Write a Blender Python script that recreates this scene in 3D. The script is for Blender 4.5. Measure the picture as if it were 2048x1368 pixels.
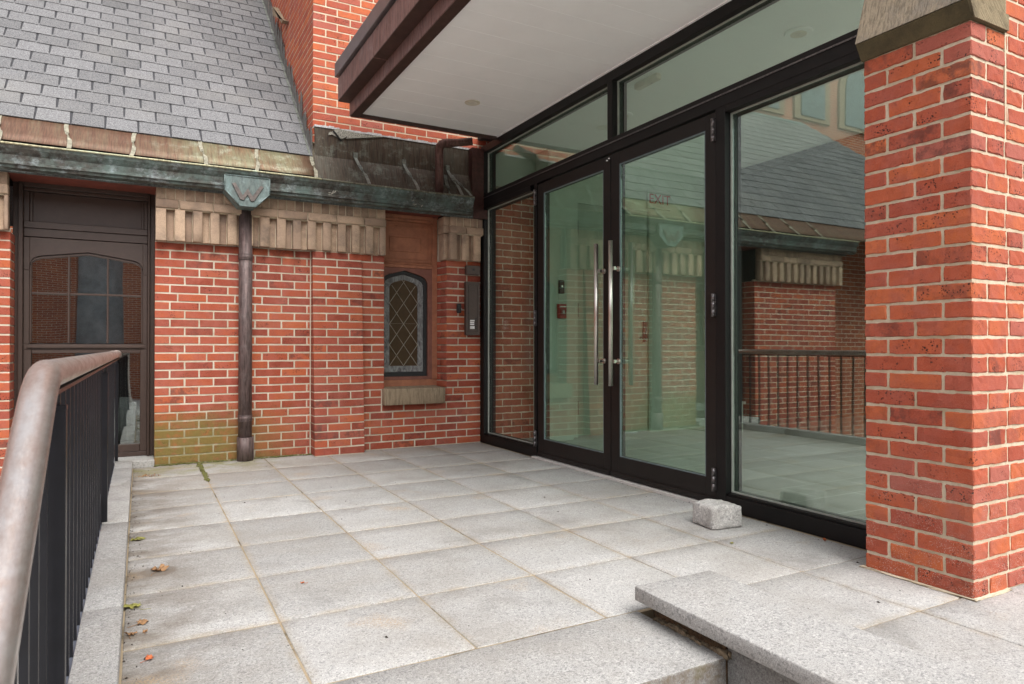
import bpy, math, random
from mathutils import Vector
R_ = math.radians
random.seed(7)
scene = bpy.context.scene
for o in list(bpy.data.objects): bpy.data.objects.remove(o, do_unlink=True)
COL = scene.collection

# ------------------------------------------------------------------ camera, world, sun, exposure
cam_d = bpy.data.cameras.new("camera"); cam = bpy.data.objects.new("camera", cam_d); COL.objects.link(cam)
cam.location = (0, 0, 0.92)
cam.rotation_euler = (R_(90) + 0.0078, 0, -R_(28.681))
cam_d.sensor_width = 36; cam_d.lens = 1360 / 2048 * 36
cam_d.clip_start = 0.02; cam_d.clip_end = 500
cam_d.dof.use_dof = True; cam_d.dof.focus_distance = 4.2; cam_d.dof.aperture_fstop = 9.0
scene.camera = cam

world = bpy.data.worlds.new("World"); scene.world = world; world.use_nodes = True
wt = world.node_tree; wt.nodes.clear()
sky = wt.nodes.new("ShaderNodeTexSky"); sky.sky_type = 'NISHITA'; sky.sun_disc = False
SUN_EL, SUN_AZ = R_(52), R_(178)       # azimuth measured clockwise from +Y
sky.sun_elevation = SUN_EL; sky.sun_rotation = SUN_AZ
sky.air_density = 1.0; sky.dust_density = 4.0; sky.ozone_density = 1.0
hsv = wt.nodes.new("ShaderNodeHueSaturation"); hsv.inputs['Saturation'].default_value = 0.22
bg = wt.nodes.new("ShaderNodeBackground"); bg.inputs['Strength'].default_value = 0.15
wo = wt.nodes.new("ShaderNodeOutputWorld")
wt.links.new(sky.outputs[0], hsv.inputs['Color']); wt.links.new(hsv.outputs[0], bg.inputs['Color']); wt.links.new(bg.outputs[0], wo.inputs['Surface'])

sun_d = bpy.data.lights.new("sun", 'SUN'); sun = bpy.data.objects.new("sun", sun_d); COL.objects.link(sun)
sun_d.energy = 0.9; sun_d.angle = R_(45); sun_d.color = (1.0, 0.96, 0.9)
sd = Vector((math.sin(SUN_AZ) * math.cos(SUN_EL), math.cos(SUN_AZ) * math.cos(SUN_EL), math.sin(SUN_EL)))
sun.rotation_euler = sd.to_track_quat('Z', 'Y').to_euler()

scene.view_settings.view_transform = 'Standard'; scene.view_settings.look = 'None'
scene.view_settings.exposure = 1.04; scene.view_settings.gamma = 1.0
scene.render.engine = 'CYCLES'
scene.cycles.max_bounces = 10; scene.cycles.transparent_max_bounces = 16; scene.cycles.glossy_bounces = 5
scene.cycles.diffuse_bounces = 6

# ------------------------------------------------------------------ mesh helpers
class MB:
    def __init__(s): s.v = []; s.f = []; s.m = []; s.c = []; s.sm = []; s.col = (0.5, 0.5, 0.5, 1); s.mi = 0
    def add(s, vs, fs, smooth=False, mi=None):
        b = len(s.v); s.v += [tuple(p) for p in vs]; s.c += [s.col] * len(vs)
        for f in fs: s.f.append([i + b for i in f]); s.m.append(s.mi if mi is None else mi); s.sm.append(smooth)
    def box(s, x0, x1, y0, y1, z0, z1, mi=None):
        if x0 > x1: x0, x1 = x1, x0
        if y0 > y1: y0, y1 = y1, y0
        if z0 > z1: z0, z1 = z1, z0
        s.add([(x0,y0,z0),(x1,y0,z0),(x1,y1,z0),(x0,y1,z0),(x0,y0,z1),(x1,y0,z1),(x1,y1,z1),(x0,y1,z1)],
              [(0,3,2,1),(4,5,6,7),(0,1,5,4),(1,2,6,5),(2,3,7,6),(3,0,4,7)], mi=mi); return s
    def prism(s, poly, axis, a, b, mi=None):
        # poly: 2D points; axis 'x': (y,z), 'y': (x,z), 'z': (x,y)
        def P(p, t): return (t, p[0], p[1]) if axis == 'x' else (p[0], t, p[1]) if axis == 'y' else (p[0], p[1], t)
        n = len(poly); vs = [P(p, a) for p in poly] + [P(p, b) for p in poly]
        s.add(vs, [list(range(n))[::-1], list(range(n, 2 * n))] + [(i, (i + 1) % n, n + (i + 1) % n, n + i) for i in range(n)], mi=mi); return s
    def tube(s, pts, r, seg=16, cap=True, mi=None):
        pts = [Vector(p) for p in pts]; n = len(pts); rs = r if isinstance(r, (list, tuple)) else [r] * n
        vs = []; prev = None
        for i, p in enumerate(pts):
            t = (pts[min(i + 1, n - 1)] - pts[max(i - 1, 0)]).normalized()
            if prev is None: a = t.orthogonal().normalized()
            else: a = (prev - t * prev.dot(t)).normalized()
            prev = a; b = t.cross(a)
            for k in range(seg):
                w = 2 * math.pi * k / seg; vs.append(p + (a * math.cos(w) + b * math.sin(w)) * rs[i])
        fs = [(i * seg + k, i * seg + (k + 1) % seg, (i + 1) * seg + (k + 1) % seg, (i + 1) * seg + k) for i in range(n - 1) for k in range(seg)]
        s.add(vs, fs, smooth=True, mi=mi)
        if cap: 
            b0 = len(s.v) - n * seg
            s.f.append([b0 + k for k in range(seg)][::-1]); s.m.append(s.mi if mi is None else mi); s.sm.append(False)
            s.f.append([b0 + (n - 1) * seg + k for k in range(seg)]); s.m.append(s.mi if mi is None else mi); s.sm.append(False)
        return s
    def sweep(s, prof, xs, off=None, closed=True, mi=None, smooth=False):
        # prof (y,z) swept along x
        n = len(prof); vs = []
        for i, x in enumerate(xs):
            oy, oz = off[i] if off else (0, 0)
            vs += [(x, p[0] + oy, p[1] + oz) for p in prof]
        m = n if closed else n - 1
        fs = [(i * n + k, (i + 1) * n + k, (i + 1) * n + (k + 1) % n, i * n + (k + 1) % n) for i in range(len(xs) - 1) for k in range(m)]
        if closed: fs += [list(range(n)), [(len(xs) - 1) * n + k for k in range(n)][::-1]]
        s.add(vs, fs, mi=mi, smooth=smooth); return s
    def rock(s, lo, hi, seg=0.06, b=0.003, jit=0.0008, f=None, mi=None, smooth=True):
        # rounded, slightly irregular block on a surface lattice
        def axis(a, c):
            L = c - a; k = max(1, int(round((L - 2 * b) / seg)))
            return [a] + [a + b + (L - 2 * b) * i / k for i in range(k + 1)] + [c]
        A = [axis(lo[i], hi[i]) for i in range(3)]; N = [len(a) for a in A]; idx = {}; vs = []
        def gv(i, j, k):
            t = (i, j, k)
            if t in idx: return idx[t]
            ext = [t[q] in (0, N[q] - 1) for q in range(3)]; m = sum(ext); p = []
            for q in range(3):
                x = A[q][t[q]]
                if ext[q] and m >= 2: x += (b * (0.35 if m == 2 else 0.5)) * (1 if t[q] == 0 else -1)
                x += random.uniform(-jit, jit) * (1 if m < 2 else 1.3); p.append(x)
            if f: p = f(*p)
            idx[t] = len(vs); vs.append(tuple(p)); return idx[t]
        fs = []
        for q in range(3):
            a, c = (q + 1) % 3, (q + 2) % 3
            for side in (0, N[q] - 1):
                for i in range(N[a] - 1):
                    for j in range(N[c] - 1):
                        qd = []
                        for (u, w) in ((i, j), (i + 1, j), (i + 1, j + 1), (i, j + 1)):
                            t = [0, 0, 0]; t[q] = side; t[a] = u; t[c] = w; qd.append(gv(*t))
                        fs.append(qd if side else qd[::-1])
        s.add(vs, fs, smooth=smooth, mi=mi); return s
    def build(s, name, mats, parent=None, bevel=0, seg=1, loc=None):
        me = bpy.data.meshes.new(name); me.from_pydata(s.v, [], s.f)
        if not isinstance(mats, (list, tuple)): mats = [mats]
        for m in mats: me.materials.append(m)
        me.polygons.foreach_set('material_index', s.m); me.polygons.foreach_set('use_smooth', s.sm)
        at = me.attributes.new('rnd', 'FLOAT_COLOR', 'POINT'); at.data.foreach_set('color', [x for c in s.c for x in c])
        me.update(); o = bpy.data.objects.new(name, me); COL.objects.link(o)
        if parent:
            o.parent = parent
            w = Vector(parent.location)
            if parent.parent: w = w + Vector(parent.parent.location)
            if parent.type == 'EMPTY' or True: o.location = -w if not loc else Vector(loc) - w
        elif loc: o.location = loc
        if bevel:
            md = o.modifiers.new('bevel', 'BEVEL'); md.width = bevel; md.segments = seg; md.limit_method = 'ANGLE'; md.angle_limit = R_(40)
            md.harden_normals = False
        return o
def rc(): return (random.random(), random.random(), random.random(), 1)
def thing(name, label, cat, loc=(0, 0, 0), group=None):
    o = bpy.data.objects.new(name, None); COL.objects.link(o); o.location = loc; o.empty_display_size = 0.1
    o['label'] = label; o['category'] = cat
    if group: o['group'] = group
    return o
def tag(o, label, cat, group=None):
    o['label'] = label; o['category'] = cat
    if group: o['group'] = group
    return o
def struct(o, kind='structure'): o['kind'] = kind; return o

# ------------------------------------------------------------------ material helpers
class Mat:
    def __init__(s, name, rough=0.7, metal=0.0, spec=0.5):
        s.m = bpy.data.materials.new(name); s.m.use_nodes = True; s.t = s.m.node_tree; s.t.nodes.clear()
        s.out = s.t.nodes.new('ShaderNodeOutputMaterial'); s.b = s.t.nodes.new('ShaderNodeBsdfPrincipled')
        s.t.links.new(s.b.outputs[0], s.out.inputs[0])
        s.b.inputs['Roughness'].default_value = rough; s.b.inputs['Metallic'].default_value = metal
        s.b.inputs['Specular IOR Level'].default_value = spec
    def set(s, sock, v):
        if isinstance(v, bpy.types.NodeSocket): s.t.links.new(v, sock)
        elif isinstance(v, (tuple, list)):
            v = tuple(v); sock.default_value = v + (1,) if (len(v) == 3 and len(sock.default_value) == 4) else v
        else: sock.default_value = v
    def n(s, typ, ins={}, **kw):
        nd = s.t.nodes.new(typ)
        for k, v in kw.items(): setattr(nd, k, v)
        for k, v in ins.items(): s.set(nd.inputs[k], v)
        return nd
    def pos(s): return s.n('ShaderNodeNewGeometry').outputs['Position']
    def sep(s, v): return s.n('ShaderNodeSeparateXYZ', {0: v}).outputs
    def vmul(s, v, m): return s.n('ShaderNodeVectorMath', {0: v, 1: m}, operation='MULTIPLY').outputs[0]
    def vadd(s, v, m): return s.n('ShaderNodeVectorMath', {0: v, 1: m}, operation='ADD').outputs[0]
    def noise(s, vec, scale, detail=2, rough=0.5, dist=0):
        return s.n('ShaderNodeTexNoise', {'Vector': vec, 'Scale': scale, 'Detail': detail, 'Roughness': rough, 'Distortion': dist}).outputs['Fac']
    def vor(s, vec, scale, out='Distance', **kw): return s.n('ShaderNodeTexVoronoi', {'Vector': vec, 'Scale': scale}, **kw).outputs[out]
    def math(s, op, a, b=0.0, c=False):
        nd = s.n('ShaderNodeMath', {0: a, 1: b}, operation=op); nd.use_clamp = c; return nd.outputs[0]
    def rng(s, v, a, b, c=0.0, d=1.0): return s.n('ShaderNodeMapRange', {'Value': v, 'From Min': a, 'From Max': b, 'To Min': c, 'To Max': d}).outputs[0]
    def mix(s, f, a, b, mode='MIX'):
        nd = s.n('ShaderNodeMix', data_type='RGBA', blend_type=mode); s.set(nd.inputs[0], f); s.set(nd.inputs[6], a); s.set(nd.inputs[7], b); return nd.outputs[2]
    def ramp(s, v, stops):
        nd = s.n('ShaderNodeValToRGB', {0: v}); e = nd.color_ramp.elements
        while len(e) < len(stops): e.new(0.5)
        for i, (p, c) in enumerate(stops): e[i].position = p; e[i].color = tuple(c) + (1,)
        return nd.outputs[0]
    def attr(s):
        a = s.n('ShaderNodeAttribute', attribute_name='rnd').outputs['Color']; return s.n('ShaderNodeSeparateColor', {0: a}).outputs
    def bump(s, h, strength=0.3, dist=0.002, normal=None):
        nd = s.n('ShaderNodeBump', {'Height': h, 'Strength': strength, 'Distance': dist})
        if normal: s.t.links.new(normal, nd.inputs['Normal'])
        return nd.outputs[0]
    def col(s, v): s.set(s.b.inputs['Base Color'], v); return s
    def rough(s, v): s.set(s.b.inputs['Roughness'], v); return s
    def nrm(s, v): s.t.links.new(v, s.b.inputs['Normal']); return s

def moss_mask(k, P):
    x, y, z = k.sep(P)
    nz = k.noise(P, 5, 3); n2 = k.noise(P, 22, 3)
    h = k.math('ADD', z, k.math('MULTIPLY', k.math('SUBTRACT', nz, 0.5), -0.34))
    a = k.rng(h, 0.47, 0.24); b = k.rng(k.math('ADD', x, k.math('MULTIPLY', k.math('SUBTRACT', n2, 0.5), 0.5)), 1.28, 0.60); c = 0
    d = k.rng(k.math('ADD', z, k.math('MULTIPLY', n2, 0.12)), 0.20, 0.06)
    m = k.math('MAXIMUM', k.math('MULTIPLY', a, b), k.math('MULTIPLY', d, k.rng(x, 1.25, 0.9)))
    m = k.math('MULTIPLY', m, k.rng(n2, 0.25, 0.52, 0.5, 1.0))
    return k.math('MULTIPLY', m, k.rng(x, 0.0, 0.05), c=True)

def brick_mat(name, palette, moss=False, splat=False, burn=0.80, pits=1.0, sat=1.0):
    k = Mat(name, rough=0.82, spec=0.25); P = k.pos(); r = k.attr()
    off = k.n('ShaderNodeCombineXYZ', {0: k.math('MULTIPLY', r[0], 13), 1: k.math('MULTIPLY', r[1], 17), 2: k.math('MULTIPLY', r[2], 11)}).outputs[0]
    Q = k.vadd(P, off)
    c = k.ramp(r[0], palette)
    n1 = k.noise(Q, 9, 3, 0.6); n2 = k.noise(Q, 45, 3, 0.6); n3 = k.noise(Q, 260, 2, 0.6)
    c = k.mix(k.rng(n1, 0.42, 0.66, 0, 0.65), c, (0.34, 0.085, 0.06))
    c = k.mix(k.rng(n2, 0.5, 0.75, 0, 0.35), c, (0.22, 0.05, 0.035))
    c = k.mix(k.rng(n3, 0.35, 0.65, 0, 0.28), c, k.mix(0.5, c, (0.62, 0.3, 0.2)))
    # kiln burn on some bricks
    bm = k.math('MULTIPLY', k.rng(r[1], burn, burn + 0.16), k.rng(k.noise(Q, 14, 4, 0.7), 0.46, 0.60))
    c = k.mix(k.math('MULTIPLY', bm, 0.62), c, (0.075, 0.034, 0.03))
    # pits
    pv = k.vor(k.vadd(Q, k.vmul(k.n('ShaderNodeTexNoise', {'Vector': Q, 'Scale': 90}).outputs['Color'], (.012, .012, .012))), 95)
    pm = k.math('MULTIPLY', k.rng(pv, 0.36, 0.24), k.rng(k.noise(Q, 17, 3), 0.50, 0.60))
    pm = k.math('MULTIPLY', pm, k.rng(r[2], 0.1, 0.9, 0.15, 1.0)); pm = k.math('MULTIPLY', pm, pits)
    c = k.mix(pm, c, (0.035, 0.018, 0.016))
    if splat:
        z = k.sep(P)[2]
        sp = k.math('MULTIPLY', k.rng(k.vor(P, 210), 0.26, 0.18), k.rng(k.noise(P, 9, 3), 0.40, 0.56))
        sp = k.math('MULTIPLY', sp, k.rng(z, 0.55, 0.15))
        c = k.mix(sp, c, (0.6, 0.52, 0.45))
    wz = k.noise(P, 2.3, 4, 0.7); c = k.mix(k.rng(wz, 0.48, 0.75, 0, 0.12), c, (0.5, 0.33, 0.28))
    if moss:
        mm = moss_mask(k, P)
        c = k.mix(k.math('MULTIPLY', mm, 0.86), c, k.mix(k.noise(P, 60, 3), (0.11, 0.105, 0.022), (0.2, 0.165, 0.05)))
    k.col(c)
    h = k.math('ADD', k.math('MULTIPLY', n2, 0.6), k.math('MULTIPLY', n3, 0.5)); h = k.math('SUBTRACT', h, k.math('MULTIPLY', pm, 1.2))
    k.nrm(k.bump(h, 0.75, 0.0028)); return k.m
def mortar_mat(name, base=(0.62, 0.555, 0.45), moss=False):
    k = Mat(name, rough=0.95, spec=0.1); P = k.pos(); n = k.noise(P, 4, 5, 0.75); n2 = k.noise(P, 120, 3, 0.7)
    c = k.mix(k.rng(n, 0.4, 0.68), base, tuple(x * q for x, q in zip(base, (0.66, 0.60, 0.52)))); c = k.mix(k.rng(n2, 0.35, 0.7, 0, 0.4), c, tuple(x * 0.6 for x in base))
    if moss: c = k.mix(k.math('MULTIPLY', moss_mask(k, P), 0.7), c, (0.16, 0.15, 0.05))
    k.col(c); k.nrm(k.bump(n2, 0.7, 0.003)); return k.m
PAL = [(0.0, (0.215, 0.035, 0.020)), (0.35, (0.29, 0.050, 0.024)), (0.65, (0.355, 0.070, 0.028)), (0.85, (0.42, 0.098, 0.034)), (1.0, (0.30, 0.078, 0.052))]
PALP = [(0.0, (0.32, 0.056, 0.030)), (0.35, (0.41, 0.080, 0.034)), (0.7, (0.49, 0.118, 0.038)), (0.88, (0.37, 0.070, 0.036)), (1.0, (0.36, 0.105, 0.08))]
M = {}
M['brick'] = brick_mat('brick_wall_red', PAL, moss=True)
M['brick_t'] = brick_mat('brick_tower_red', PALP, burn=0.88)
M['brick_p'] = brick_mat('brick_pillar_orange', PALP, splat=True, burn=0.80)
M['brick_in'] = brick_mat('brick_inside_worn', [(0, (0.28, 0.10, 0.06)), (1, (0.42, 0.17, 0.10))])
M['mortar'] = mortar_mat('mortar_pale', moss=True)
M['mortar_p'] = mortar_mat('mortar_buff', (0.66, 0.57, 0.43))

def granite(name, tone=0.5, dirt=0.0, tiles=False, grain=1.0, brown=0.0, con=1.0):
    k = Mat(name, rough=0.8, spec=0.3); P = k.pos(); r = k.attr()
    g1 = k.noise(P, 330 * grain, 2, 0.7); g2 = k.vor(P, 190 * grain, 'Color'); g2 = k.n('ShaderNodeSeparateColor', {0: g2}).outputs[0]
    t = tone
    c = k.mix(k.rng(g1, 0.36, 0.64), (t * (1 - .38 * con), t * (1 - .39 * con), t * (1 - .41 * con)), (t * (1 + .22 * con), t * (1 + .21 * con), t * (1 + .17 * con)))
    c = k.mix(k.rng(g2, 0.80, 0.92, 0, 0.5 * con), c, (t * 0.32, t * 0.32, t * 0.33)); c = k.mix(k.rng(g2, 0.14, 0.05, 0, 0.5 * con), c, (t * 1.5, t * 1.48, t * 1.42))
    tt = k.rng(r[0], 0, 1, 0.85, 1.11); c = k.mix(1.0, c, k.n('ShaderNodeCombineColor', {0: tt, 1: tt, 2: tt}).outputs[0], 'MULTIPLY')
    n1 = k.noise(P, 1.6, 5, 0.65); n2 = k.noise(P, 7, 4, 0.7)
    c = k.mix(k.rng(n1, 0.44, 0.68, 0, 0.42), c, (0.25, 0.225, 0.19)); c = k.mix(k.rng(n2, 0.5, 0.75, 0, 0.32), c, (0.29, 0.27, 0.24)); c = k.mix(k.rng(k.noise(k.vadd(P, (9.1, 4.2, 1.0)), 2.6, 4, 0.7), 0.55, 0.68, 0, 0.35), c, (0.17, 0.165, 0.155))
    if brown: 
        nb = k.noise(P, 28, 4, 0.75); c = k.mix(k.math('MULTIPLY', k.rng(nb, 0.35, 0.65), brown), c, (0.14, 0.105, 0.07))
        c = k.mix(k.rng(k.noise(P, 7, 3), 0.5, 0.66, 0, 0.45 * brown), c, (0.12, 0.12, 0.045))
    if tiles:
        x, y, z = k.sep(P)
        # grime in the corner against the kerb, browner tone towards the back, moss at the back wall
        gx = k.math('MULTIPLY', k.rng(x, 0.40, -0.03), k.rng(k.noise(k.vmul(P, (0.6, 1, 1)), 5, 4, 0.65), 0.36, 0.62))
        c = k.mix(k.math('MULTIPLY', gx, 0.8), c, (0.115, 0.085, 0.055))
        gy = k.math('MULTIPLY', k.rng(y, 4.3, 5.9), k.rng(k.noise(P, 2.2, 4, 0.6), 0.33, 0.62)); c = k.mix(k.math('MULTIPLY', gy, 0.45), c, (0.24, 0.19, 0.14))
        mo = k.math('MULTIPLY', k.math('MULTIPLY', k.rng(y, 5.35, 5.75), k.rng(x, 1.25, 0.6)), k.rng(k.noise(P, 6, 4, 0.7), 0.42, 0.6))
        c = k.mix(k.math('MULTIPLY', mo, 0.7), c, (0.2, 0.19, 0.055))
        st = k.math('MULTIPLY', k.rng(k.noise(k.vadd(P, (3.7, 1.2, 0)), 3.1, 3), 0.62, 0.75), k.rng(k.noise(P, 150, 2), 0.4, 0.6)); c = k.mix(k.math('MULTIPLY', st, 0.6), c, (0.42, 0.29, 0.16))
        # sand washed to slab edges (same on each slab, a band along its joints)
        for ax, joints in ((x, (0.415, 0.907, 1.40, 1.888, 2.387)), (y, (2.38, 2.885, 3.37, 3.87, 4.385, 4.87, 5.40, 1.407))):
            dmin = None
            for j in joints:
                d = k.math('ABSOLUTE', k.math('SUBTRACT', ax, j)); dmin = d if dmin is None else k.math('MINIMUM', dmin, d)
            e = k.math('MULTIPLY', k.rng(dmin, 0.035, 0.006), k.rng(k.noise(P, 11, 4, 0.7), 0.38, 0.62)); c = k.mix(k.math('MULTIPLY', e, 0.38), c, (0.33, 0.26, 0.17))
        dr = k.n('ShaderNodeVectorMath', {0: P, 1: (0.07, 3.15, 0.0)}, operation='DISTANCE').outputs['Value']
        dr = k.math('ADD', dr, k.math('MULTIPLY', k.noise(P, 25, 2), 0.02)); rg = k.math('MULTIPLY', k.rng(dr, 0.085, 0.07), 0.6); c = k.mix(rg, c, (0.14, 0.11, 0.085))
    k.col(c); k.nrm(k.bump(k.math('ADD', g1, k.noise(P, 60, 3, 0.6)), 0.35, 0.0015)); return k.m
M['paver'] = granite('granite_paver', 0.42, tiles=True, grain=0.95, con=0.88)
M['granite'] = granite('granite_coping', 0.42, grain=0.85, con=0.95)
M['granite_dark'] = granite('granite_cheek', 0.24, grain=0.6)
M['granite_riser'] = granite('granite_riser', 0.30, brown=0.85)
M['kerb'] = granite('granite_kerb', 0.40, grain=.85, con=1.0)
def simple(name, c, rough=0.6, metal=0.0, var=0.15, scale=20, bump=0.0, spec=0.5, bs=200):
    k = Mat(name, rough, metal, spec); P = k.pos(); n = k.noise(P, scale, 4, 0.65)
    k.col(k.mix(k.rng(n, 0.3, 0.7), tuple(x * (1 - var) for x in c), tuple(min(1, x * (1 + var)) for x in c)))
    if bump: k.nrm(k.bump(k.noise(P, bs, 3), bump, 0.002))
    return k.m
k = Mat('joint_sand', 0.95); P = k.pos(); n = k.noise(P, 9, 4, 0.7)
k.col(k.mix(k.rng(n, 0.35, 0.62), (0.36, 0.29, 0.19), k.mix(k.rng(k.noise(P, 2.5, 2), 0.54, 0.62), (0.34, 0.27, 0.18), (0.06, 0.048, 0.032)))); k.nrm(k.bump(k.noise(P, 300, 2), 0.6, 0.003)); M['sand'] = k.m
k = Mat('ground_bounce_concrete', 0.9); P = k.pos(); k.col(k.mix(k.noise(P, 4, 4), (0.42, 0.41, 0.39), (0.50, 0.49, 0.465))); k.nrm(k.bump(k.noise(P, 150, 2), 0.5, 0.004)); M['ground'] = k.m  # pale concrete tone, lightened to bounce more light up to the soffit
M['frame'] = simple('bronze_black_aluminium', (0.006, 0.0052, 0.0052), 0.5, 0, 0.25, 8, 0.05, spec=0.3)
M['leaf'] = simple('bronze_black_door_leaf', (0.0095, 0.0072, 0.0062), 0.48, 0, 0.25, 8, 0.05, spec=0.35)
M['gasket'] = simple('pale_gasket', (0.33, 0.35, 0.31), 0.5)
M['steel'] = simple('brushed_steel', (0.62, 0.58, 0.53), 0.33, 1.0, 0.06, 60)
M['hinge'] = simple('dark_steel_hinge', (0.16, 0.15, 0.15), 0.4, 0.8, 0.5, 90)
M['threshold'] = simple('pale_threshold', (0.55, 0.53, 0.50), 0.6)
M['rail_black'] = simple('black_painted_steel', (0.009, 0.0095, 0.0125), 0.35, 0, 0.3, 15, 0.1)
M['rail_plate'] = simple('grey_painted_plate', (0.10, 0.11, 0.14), 0.5)
k = Mat('worn_bronze_handrail', 0.32, 0.85); P = k.pos(); n = k.noise(k.vmul(P, (3, 1, 3)), 9, 4, 0.7)
k.col(k.mix(k.rng(n, 0.35, 0.68), (0.62, 0.575, 0.55), (0.42, 0.33, 0.29))); k.rough(k.math('ADD', k.rng(n, 0.3, 0.7, 0.27, 0.42), k.rng(k.noise(k.vmul(P, (1, .15, 1)), 300, 2), .4, .7, 0, .12))); M['handrail'] = k.m

def copper(name, brown, green, amt=0.5, pale=(0.42, 0.5, 0.40), streak=True, metal=0.25, lo=0.45, hi=0.68, sv=(9, 9, 1.3), grad=None):
    k = Mat(name, 0.55, metal, 0.4); P = k.pos(); r = k.attr()
    s = k.vmul(P, sv) if streak else P
    n1 = k.noise(k.vadd(s, (r and 0, 0, 0)), 1.9 if streak else 8, 5, 0.7); n2 = k.noise(P, 2.3, 4, 0.7); n3 = k.noise(k.vmul(P, tuple(7.5 * a_ for a_ in sv)), 1.0, 4, 0.65)
    f = k.math('ADD', k.math('MULTIPLY', n1, 0.5), k.math('ADD', k.math('MULTIPLY', n2, 0.35), k.math('MULTIPLY', n3, 0.2)))
    c = k.mix(k.rng(n3, 0.35, 0.65), tuple(x * .65 for x in brown), tuple(x * 1.8 for x in brown))
    c = k.mix(k.math('MULTIPLY', k.rng(f, lo, hi), amt), c, green)
    c = k.mix(k.math('MULTIPLY', k.math('MULTIPLY', k.rng(k.noise(k.vmul(P, (7, 7, 9)), 1, 6, 0.8), 0.52, 0.66), k.rng(n3, 0.35, 0.6, 0.4, 1)), amt), c, pale)
    if grad:
        x_ = k.sep(P)[0]; gb = k.math('ADD', k.rng(x_, 0.45, 0.05), k.rng(x_, 1.12, 1.25), c=True)
        gb = k.math('MULTIPLY', gb, k.rng(n1, 0.3, 0.65, 1.0, 0.7)); c = k.mix(gb, c, k.mix(k.rng(n3, 0.4, 0.6), grad, tuple(q * 1.45 for q in grad)))
    k.col(c); k.nrm(k.bump(k.noise(P, 14, 3), 0.25, 0.004)); return k.m
M['cop_gutter'] = copper('copper_gutter_verdigris', (0.05, 0.045, 0.038), (0.105, 0.155, 0.14), 0.75, (0.30, 0.35, 0.36), lo=0.46, hi=0.62, sv=(4, 4, 4))
M['cop_fascia'] = copper('copper_fascia_patina', (0.09, 0.085, 0.08), (0.14, 0.185, 0.18), 0.8, (0.3, 0.38, 0.38))
M['cop_apron'] = copper('copper_apron_streaked', (0.14, 0.072, 0.04), (0.20, 0.22, 0.13), 0.7, (0.42, 0.45, 0.34), lo=0.42, hi=0.60, sv=(16, 1.2, 1.2), grad=(0.10, 0.048, 0.030))
M['cop_flash'] = copper('copper_flashing_brown', (0.05, 0.032, 0.021), (0.10, 0.11, 0.085), 0.5, (0.26, 0.29, 0.24), sv=(14, 2, 1.0))
M['cop_rim'] = copper('copper_rim_pale', (0.30, 0.27, 0.17), (0.40, 0.42, 0.28), 0.9, streak=False)
M['cop_rim_dark'] = copper('copper_rim_dark', (0.10, 0.085, 0.06), (0.16, 0.17, 0.12), 0.8, streak=False)
M['cop_head'] = copper('copper_head_verdigris', (0.075, 0.078, 0.07), (0.15, 0.21, 0.205), 0.95, (0.30, 0.38, 0.385), lo=0.36, hi=0.62, sv=(8, 4, 3))
M['cop_letter'] = simple('copper_letter_brown', (0.13, 0.11, 0.10), 0.5, 0.3, 0.4, 40)
M['cop_pipe'] = copper('copper_pipe_brown', (0.088, 0.06, 0.056), (0.17, 0.135, 0.13), 0.55, (0.21, 0.18, 0.175), metal=0.35)
M['cop_pipe2'] = copper('copper_pipe_red', (0.085, 0.04, 0.032), (0.14, 0.09, 0.075), 0.4, (0.2, 0.15, 0.13), metal=0.3)
M['cop_canopy'] = copper('copper_canopy_red', (0.15, 0.078, 0.066), (0.24, 0.165, 0.155), 0.7, (0.27, 0.20, 0.195), metal=0.3)
M['cop_canopy_dk'] = simple('copper_canopy_edge', (0.06, 0.032, 0.026), 0.5, 0.2, 0.3, 12)
M['cop_canopy_top'] = simple('copper_canopy_cap', (0.16, 0.14, 0.145), 0.4, 0.5, 0.2, 6)
M['cop_panel'] = simple('copper_panel_dark_red', (0.055, 0.020, 0.016), 0.45, 0.3, 0.4, 30)
M['strap'] = simple('strap_pale_copper', (0.30, 0.285, 0.215), 0.5, 0.2, 0.4, 30)
M['strap_grey'] = simple('strap_grey_copper', (0.16, 0.17, 0.145), 0.5, 0.2, 0.5, 30)
M['roof_cement'] = simple('flaked_roof_cement', (0.30, 0.285, 0.24), 0.9, 0, 0.9, 120)
M['lead'] = simple('slate_grey_flashing', (0.135, 0.13, 0.12), 0.6, 0.2, 0.45, 12)

k = Mat('shingle_grey', 0.92, spec=0.2); P = k.pos(); r = k.attr()
t = k.rng(r[0], 0, 1, 0.84, 1.06); dk = k.rng(r[1], 0.88, 0.92, 1.0, 0.82); t = k.math('MULTIPLY', t, dk)
g = k.noise(P, 105, 3, 0.9); base = k.mix(k.rng(g, 0.36, 0.64), (0.075, 0.075, 0.078), (0.28, 0.28, 0.285))
c = k.mix(1.0, base, k.n('ShaderNodeCombineColor', {0: t, 1: t, 2: t}).outputs[0], 'MULTIPLY')
c = k.mix(k.rng(k.noise(P, 1.7, 4), 0.5, 0.75, 0, 0.3), c, (0.26, 0.25, 0.23)); k.col(c); k.nrm(k.bump(g, 0.5, 0.003)); M['shingle'] = k.m
M['shingle_gap'] = simple('shingle_shadow_line', (0.045, 0.045, 0.05), 0.95)

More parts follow.
